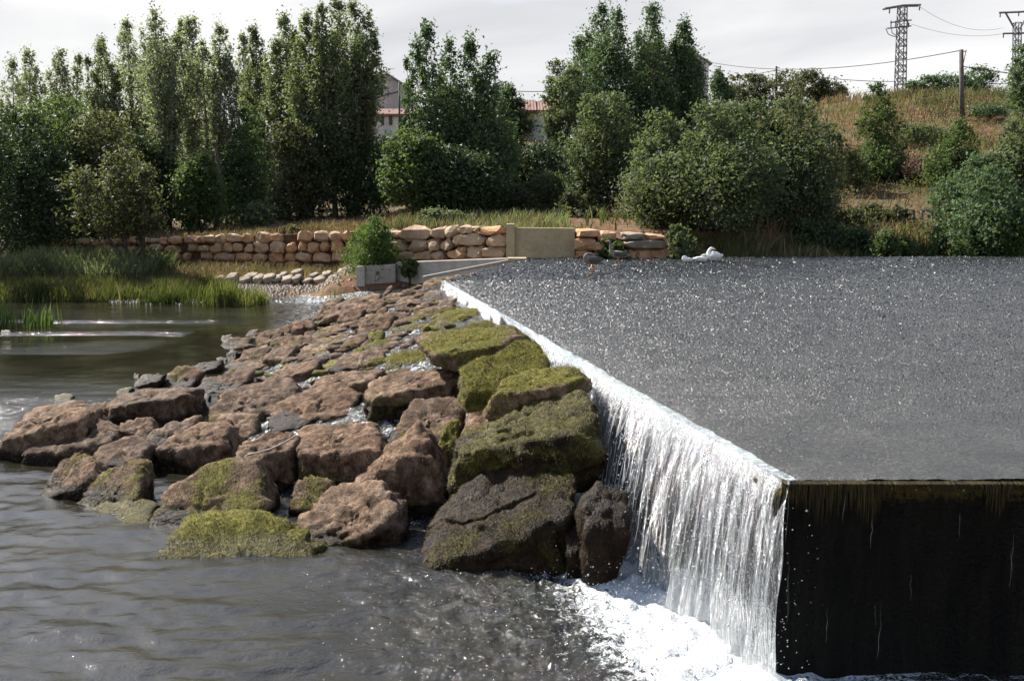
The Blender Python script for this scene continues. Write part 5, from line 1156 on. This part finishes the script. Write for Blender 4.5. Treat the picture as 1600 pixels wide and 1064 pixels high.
# ------------------------------------------------------------------ houses on the village terrace
def quadpart(parent, name, quad, t, mat, face=(0, -1, 0), **k):
    mb = MB(); slab(mb, quad, t, face); return mb.put(name, M[mat], parent, **k)
def house(label, d, x0, x1, ybase, yeave, yridge, depth, wall, roofm, name='house', gable=False, ridge_px=None, windows=(), over=.3):
    """box house seen square on; gable: ridge runs away from the viewer, else along the picture"""
    A = at(x0, ybase, d); B2 = at(x1, ybase, d); E1 = at(x0, yeave, d)[2]; RZ = at(x0, yridge, d)[2]
    rt = root(name, (A + B2) / 2, label, 'house'); xl, xr = A[0], B2[0]; zb = A[2] - 1.5; d2 = d + depth
    mb = MB(); mb.box((xl, d, zb), (xr, d2, E1))
    if gable:
        xm = at(ridge_px if ridge_px else (x0 + x1) / 2, yridge, d)[0]
        mb.add([(xl, d, E1), (xr, d, E1), (xm, d, RZ), (xl, d2, E1), (xr, d2, E1), (xm, d2, RZ)], [(0, 3, 5, 2), (1, 2, 5, 4)], [(0, 2, 1), (3, 4, 5)])
    mb.put('wall', M[wall], rt)
    mb = MB()
    if gable:
        for (xa, s) in ((xl, -1), (xr, 1)):
            P0 = np.array([xa + s * over, d - over, E1 - over * .3]); P1 = np.array([xm, d - over, RZ + .06]); v = np.array([0, depth + 2 * over, 0]); h = np.array([0, 0, .14])
            mb.hexa([P0, P1, P1 + v, P0 + v, P0 + h, P1 + h, P1 + v + h, P0 + v + h])
        mb.put('roof', M[roofm], rt)
    else:                                       # rows of barrel tiles as real ridges
        n = max(8, int((xr - xl + 2 * over) / .11)); xs = np.linspace(xl - over, xr + over, n); wv = .035 * np.abs(np.sin(np.arange(n) * math.pi / 2))
        V = np.concatenate([np.stack([xs, np.full(n, d - over), E1 - .05 + wv], -1), np.stack([xs, np.full(n, (d + d2) / 2), RZ + wv], -1), np.stack([xs, np.full(n, d2 + over), E1 - .05 + wv], -1)])
        mb.add(V, grid_faces(3, n)); mb.put('roof', M[roofm], rt)
        mb = MB(); mb.box((xl - over, d - over, E1 - .2), (xr + over, d - over + .1, E1 - .07)); mb.put('eave', M[roofm], rt)
    for (wx0, wx1, wy0, wy1) in windows:
        P = at(wx0, wy1, d); Q_ = at(wx1, wy0, d)
        mb = MB(); w = .07
        for lo, hi in (((P[0], P[2]), (P[0] + w, Q_[2])), ((Q_[0] - w, P[2]), (Q_[0], Q_[2])), ((P[0] + w, P[2]), (Q_[0] - w, P[2] + w)), ((P[0] + w, Q_[2] - w), (Q_[0] - w, Q_[2]))):
            mb.box((lo[0], d - .05, lo[1]), (hi[0], d + .02, hi[1]))
        wo = mb.put('window', M['polewood'], rt)
        mb = MB(); mb.box((P[0] + w, d - .02, P[2] + w), (Q_[0] - w, d - .005, Q_[2] - w))
        put('pane', mb.mesh('pane', off=np.array(rt.location)), M['glass'], (0, 0, 0), wo)
    return rt
h1 = house('grey gabled house with rooftop aerial behind the poplars', 92, 556, 634, 235, 136, 118, 10, 'greyplaster', 'slate', gable=True, ridge_px=606)
mb = MB(); a0 = at(604, 122, 92); mb.tube([a0, a0 + [0, 0, .9]], [.03, .02], 5); mb.tube([a0 + [-.1, 0, .75], a0 + [.75, 0, .78]], [.02, .02], 4)
for q in (.15, .35, .55): mb.tube([a0 + [q, -.15, .76], a0 + [q, .15, .76]], [.015, .015], 4)
mb.put('aerial', M['steel'], h1)
mb = MB(); mb.tube([at(592, 152, 91.9), at(606, 148, 91.9), at(625, 143, 91.9)], [.04, .04, .04], 4); mb.put('cable', M['cable'], h1)
house('white house with red eaves below the grey gabled one', 84, 590, 650, 232, 178, 166, 6, 'plaster', 'tile', windows=[(596, 600, 181, 196), (608, 613, 180, 196)])
house('low white house half hidden by the poplars left of the gabled one', 82, 530, 572, 240, 216, 208, 6, 'plaster', 'tile', windows=[(545, 550, 220, 230)])
house('ochre masonry house with red tile roof in the centre', 76, 770, 831.5, 228, 172, 150, 7, 'ochre', 'tile', windows=[(812, 818, 185, 198)])
h5 = house('white house with red tile roof adjoining the ochre one', 76.3, 832, 884, 228, 172, 152, 7, 'plaster', 'tile')
mb = MB(); mb.tube([at(832, 196, 76), at(850, 198, 76), at(870, 197, 76)], [.035] * 3, 4); mb.put('cable', M['cable'], h5)
mb = MB(); mb.box(tuple(at(833, 222, 76.2) - [0, 0, 0]), tuple(at(866, 219, 76.3))); mb.put('ledge', M['concrete'], h5)
mb = MB(); mb.tube([at(835, 151, 78), at(835, 148, 78)], [.06, .06], 6); mb.put('vent_pipe', M['ochre'], h5)
house('tall white house with grey gable behind the right poplar trio', 100, 1020, 1104, 230, 100, 78, 10, 'plaster', 'slate', gable=True, ridge_px=1072)
house('house with blue-grey roof behind the big willows', 88, 1066, 1112, 215, 192, 176, 8, 'greyplaster', 'slate')
house('house with faded red roof seen through the left poplars', 95, 160, 300, 230, 190, 176, 8, 'ochre', 'tile', windows=[(200, 207, 195, 206), (240, 247, 195, 206)])

# ------------------------------------------------------------------ power line
def lattice(rt, foot, top, w0, w1, mat, n=12):
    legs = [(-1, -1), (1, -1), (1, 1), (-1, 1)]; foot = np.array(foot); top = np.array(top)
    def pt(sx, sy, t): c = foot * (1 - t) + top * t; w = (w0 * (1 - t) + w1 * t) / 2; return c + np.array([sx * w, sy * w, 0])
    for sx, sy in legs:
        mb = MB(); mb.tube([pt(sx, sy, 0), pt(sx, sy, .5), pt(sx, sy, 1)], [.055, .05, .045], 4); mb.put('leg', M[mat], rt)
    br = MB()
    for k in range(n):
        t0, t1 = k / n, (k + 1) / n
        for i in range(4):
            a, b = legs[i], legs[(i + 1) % 4]
            br.tube([pt(*a, t0), pt(*b, t1)], [.028, .028], 4, cap=False)
            if k % 2: br.tube([pt(*b, t0), pt(*a, t1)], [.028, .028], 4, cap=False)
            br.tube([pt(*a, t1), pt(*b, t1)], [.028, .028], 4, cap=False)
    br.put('bracing', M[mat], rt, kind='stuff')
def insul(rt, p, h=.35):
    mb = MB(); z = np.linspace(0, -h, 8); mb.tube([p + np.array([0, 0, q]) for q in z], [.03, .07, .03, .07, .03, .07, .03, .03], 6); mb.put('insulator', M['cable'], rt)
D1 = 82
p1 = root('lattice_pylon', at(1407, 182, D1), 'steel lattice pylon with two crossarms on the hill', 'pylon')
lattice(p1, at(1405.5, 182, D1), at(1410, 12, D1), 13.5 * D1 / F, 10.5 * D1 / F, 'steel', 17)
mb = MB()
for dy in (-.25, .25): mb.tube([at(1381, 14.5, D1) + [0, dy, 0], at(1410, 11.5, D1) + [0, dy, .1], at(1437, 9, D1) + [0, dy, 0]], [.07, .06, .07], 4)
for q in np.linspace(1383, 1436, 12): mb.tube([at(q, 14 - (q - 1383) * .09, D1) + [0, -.25, 0], at(q + 3, 14 - (q - 1383) * .09, D1) + [0, .25, 0]], [.03, .03], 4)
mb.put('crossarm', M['steel'], p1)
mb = MB()
for dz in (0, .45): mb.tube([at(1386 + dz * 10, 45, D1) + [0, 0, dz], at(1424, 41, D1) + [0, 0, dz]], [.05, .05], 4)
for q in (1392, 1399, 1418): mb.tube([at(q, 44, D1), at(q, 44, D1) + [0, 0, .55]], [.05, .05], 5)
mb.put('crossarm', M['steel'], p1)
for q in ((1390, 15), (1437, 10), (1420, 36)): insul(p1, at(q[0], q[1], D1))
mb = MB(); mb.tube([at(1384, 45, D1), at(1388, 54, D1), at(1395, 57, D1), at(1402, 58, D1)], [.03] * 4, 4); mb.tube([at(1393, 45, D1), at(1394, 52, D1), at(1400, 56, D1)], [.03] * 3, 4); mb.put('jumper', M['cable'], p1)
D2 = 95
p2 = root('lattice_pylon', at(1589, 190, D2), 'slim lattice pylon with V-shaped head at the right edge', 'pylon')
lattice(p2, at(1588, 190, D2), at(1589.5, 36, D2), 9 * D2 / F, 8.5 * D2 / F, 'steel', 17)
mb = MB(); mb.tube([at(1561, 20.5, D2), at(1589, 19.5, D2), at(1616, 18, D2)], [.09, .09, .09], 4); mb.put('crossarm', M['steel'], p2)
for s in (-1, 1):
    mb = MB(); mb.tube([at(1589.5 + s * 5, 44, D2), at(1589.5 + s * 18, 21, D2)], [.09, .09], 4); mb.put('head_strut', M['steel'], p2)
mb = MB(); mb.tube([at(1567, 53, D2), at(1589, 52.5, D2), at(1612, 52, D2)], [.08, .08, .08], 4); mb.put('crossarm', M['steel'], p2)
for q in ((1563, 22), (1592, 20), (1568, 54)): insul(p2, at(q[0], q[1], D2))
def pole(label, a, b, d, r=.13, mat='polewood', strut=False):
    A = at(a[0], a[1], d); B2 = at(b[0], b[1], d); rt = root('utility_pole', A, label, 'pole')
    mb = MB(); mb.tube([A, (A + B2) / 2, B2], [r * 1.1, r, r * .85], 10); mb.put('shaft', M[mat], rt, smooth=True)
    mb = MB(); mb.tube([B2 + [0, -r, -.12], B2 + [.25, -r, -.12]], [.03, .03], 5); mb.put('bracket', M['steel'], rt)
    if strut: mb = MB(); mb.tube([B2 + [.3, 0, 0], B2 + [.12, 0, -1.2]], [.025, .025], 5); mb.put('stay', M['steel'], rt)
    return rt
pole('tall dark utility pole on the dry hilltop', (1503.5, 192), (1502, 78), 62, .14, strut=True)
pole('short black utility pole behind the big willows', (1213, 178), (1213, 104), 86, .1, 'cable')
pole('thin pale pole left of the short black one', (1175, 168), (1175, 116), 88, .06, 'steel')
pole('thin dark pole in front of the white house by the central clump', (624, 215), (624, 128), 80, .07, 'cable')
def wire(label, a, b, da, db, sag, r=.028):
    A = at(a[0], a[1], da); B2 = at(b[0], b[1], db); t = np.linspace(0, 1, 25)
    pts = A[None] * (1 - t)[:, None] + B2[None] * t[:, None]; pts[:, 2] -= 4 * sag * t * (1 - t)
    mb = MB(); mb.tube(pts, r, 5); mb.put('overhead_cable', M['cable'], smooth=True, label=label, cat='cable', group='overhead cables')
wire('cable sagging from the tall utility pole to the white gable', (1502, 79), (1106, 97), 62, 100, .9)
wire('cable from the short black pole down left to the white gable', (1213, 110), (1106, 123), 86, 99, .15)
wire('cable from the short black pole right across the pylon', (1213, 110), (1430, 127), 86, 90, .35)
wire('cable from the pylon foot to the right edge tree', (1430, 127), (1640, 131), 90, 95, .1)
wire('cable from the tall utility pole to the right edge of the photo', (1503, 104), (1640, 119), 62, 62, .1)
wire('faint upper power line between the two pylons', (1437, 11), (1568, 44), 82, 95, .8, .012)
wire('faint lower power line between the two pylons', (1424, 38), (1568, 53), 82, 95, .5, .012)
wire('cable over the ridge of the red-roofed house', (806, 143), (880, 142), 80, 80, .05)

# ------------------------------------------------------------------ rail and yellow tapes on the bank
rr = root('metal_rail', at(1428, 352, 41), 'low grey metal guard rail at the foot of the hill', 'rail')
for (xa, xb) in ((1396, 1429), (1440, 1458)):
    mb = MB(); mb.tube([at(xa, 330, 41), at(xb, 329.5, 41)], [.06, .06], 6); mb.put('rail', M['steel'], rr)
for q in (1397, 1428, 1441, 1457):
    mb = MB(); mb.tube([at(q, 352, 41), at(q, 328, 41)], [.05, .05], 6); mb.put('post', M['steel'], rr)
for lab, y_, d_ in (('upper yellow pole lying level before the metal rail', 349.5, 39.5), ('lower yellow pole lying level nearer the weir', 366, 37)):
    mb = MB(); mb.tube([at(1417, y_ + 1, d_), at(1440, y_, d_), at(1464, y_ - 1.5, d_)], [.022] * 3, 5)
    for q in (1418, 1463): mb.tube([at(q, y_ + 12, d_), at(q, y_ - .5, d_)], [.02, .02], 5)
    mb.put('yellow_barrier', M['yellow'], label=lab, cat='barrier')

# ------------------------------------------------------------------ geese
def goose(label, foot, h, spine, mat, wing=True, legs=True, bill=True, flip=1, rot=0.0, group='geese on the weir'):
    """spine: (x along, z up, half height, half width) from tail tip to bill root, in metres for a goose facing +x; one continuous body"""
    rt = root('goose', foot, label, 'goose', group); s = np.array(spine, float); t = np.linspace(0, len(s) - 1, 40)
    S = np.stack([np.interp(t, np.arange(len(s)), s[:, k]) for k in range(4)], -1)
    for _ in range(3): S[1:-1] = (S[:-2] + 2 * S[1:-1] + S[2:]) / 4
    pts = np.stack([S[:, 0], S[:, 0] * 0, S[:, 1]], -1); tg = np.gradient(pts, axis=0); tg /= np.linalg.norm(tg, axis=1)[:, None]
    up = np.stack([-tg[:, 2], tg[:, 0] * 0, tg[:, 0]], -1); n = 14; th = np.arange(n) * 2 * math.pi / n
    V = pts[:, None] + S[:, 2][:, None, None] * np.sin(th)[None, :, None] * up[:, None] + S[:, 3][:, None, None] * np.cos(th)[None, :, None] * np.array([0, 1, 0])[None, None]
    i = np.arange(39)[:, None] * n; j = np.arange(n)[None]; j2 = (j + 1) % n
    Q = np.stack([i + j, i + j2, i + n + j2, i + n + j], -1).reshape(-1, 4); V = V.reshape(-1, 3)
    c, q = math.cos(rot), math.sin(rot)
    Rm = np.array([[c * flip, -q, 0], [q * flip, c, 0], [0, 0, 1]])
    X = lambda P: (np.asarray(P, float) @ Rm.T) * h
    T = [(k, (k + 1) % n, 40 * n) for k in range(n)] + [(39 * n + k, 39 * n + (k + 1) % n, 40 * n + 1) for k in range(n)]
    V = np.vstack([V, pts[0], pts[-1]])
    put('body', mesh('body', X(V), [Q, np.array(T)], True), M[mat], (0, 0, 0), rt)
    head = pts[-1]; hd = tg[-1]
    if bill:
        mb = MB(); mb.tube(X([head - hd * .01, head + hd * .04, head + hd * .085]), np.array([.026, .02, .008]) * h, 8); put('bill', mb.mesh('bill', True), M['bill'], (0, 0, 0), rt)
    for sy in (-1, 1):
        if legs:
            mb = MB(); xb = 0.0; mb.tube(X([(xb, sy * .06, .26), (xb + .01, sy * .06, .12), (xb, sy * .06, .02)]), np.array([.03, .014, .014]) * h, 7)
            mb.tube(X([(xb, sy * .06, .015), (xb + .05, sy * .07, .01), (xb + .1, sy * .08, .006)]), np.array([.014, .022, .01]) * h, 6); put('leg', mb.mesh('leg', True), M['bill'], (0, 0, 0), rt)
        if wing:
            w = s[2:5].mean(0); D, tri = ICO[3]
            W = D * np.array([.25, .03, .085]) + np.array([w[0] - .06, sy * (w[3] + .012), w[1] + .03])
            W[:, 2] -= .25 * (W[:, 0] - w[0]) * 0; put('wing', mesh('wing', X(W), [tri], True), M['darkfeather'] if mat == 'greyfeather' else M[mat], (0, 0, 0), rt)
    return rt
def spot(px, py):                                # on the apron
    r = ray(px, py); ts = np.linspace(8, 60, 4000); P = np.array([0, 0, H]) + ts[:, None] * r
    k = np.argmax(P[:, 2] <= apron_z(P[:, 0], P[:, 1]) + .02); return P[k]
STAND = [(-.42, .36, .012, .03), (-.32, .35, .06, .07), (-.18, .36, .12, .12), (0, .37, .145, .135), (.14, .4, .13, .12), (.23, .46, .085, .08), (.27, .56, .052, .05), (.28, .68, .04, .04), (.29, .78, .04, .038), (.32, .84, .05, .042), (.38, .835, .035, .03)]
PREEN = [(-.36, .3, .012, .03), (-.26, .33, .06, .07), (-.14, .38, .12, .12), (0, .42, .15, .135), (.13, .44, .14, .12), (.22, .47, .095, .08), (.26, .54, .06, .055), (.21, .6, .045, .045), (.11, .62, .042, .042), (.02, .6, .046, .04), (-.05, .57, .03, .03)]
REST = [(-.42, .2, .012, .03), (-.32, .17, .06, .08), (-.18, .15, .12, .14), (0, .14, .14, .16), (.14, .15, .13, .14), (.23, .2, .09, .09), (.25, .28, .055, .055), (.2, .34, .045, .045), (.11, .35, .05, .045), (.03, .32, .04, .036), (-.03, .29, .02, .025)]
SIT = [(-.36, .26, .012, .03), (-.28, .22, .08, .09), (-.15, .2, .17, .16), (0, .2, .2, .19), (.13, .22, .18, .16), (.2, .3, .11, .1), (.2, .4, .06, .055), (.16, .47, .05, .05), (.1, .51, .055, .045), (.03, .5, .035, .03), (-.02, .48, .02, .02)]
goose('grey-brown goose preening on the weir with its head tucked back', spot(926, 427), .86, PREEN, 'greyfeather', flip=-1, rot=.25, bill=False)
goose('grey goose standing upright with raised neck at the weir edge', spot(966, 415), .86, STAND, 'greyfeather', flip=-1, rot=-.1)
GW = 'white geese resting at the weir edge'
goose('largest white goose sitting with its head turned back', spot(1115, 409), .82, SIT, 'whitefeather', legs=False, flip=-1, rot=.1, group=GW)
goose('white goose lying low left of the largest white goose', spot(1096, 410), .66, REST, 'whitefeather', legs=False, flip=1, rot=-.1, group=GW)
goose('leftmost white goose, flat on the ground with head down', spot(1073, 410.5), .55, REST, 'whitefeather', legs=False, flip=-1, rot=.3, group=GW)
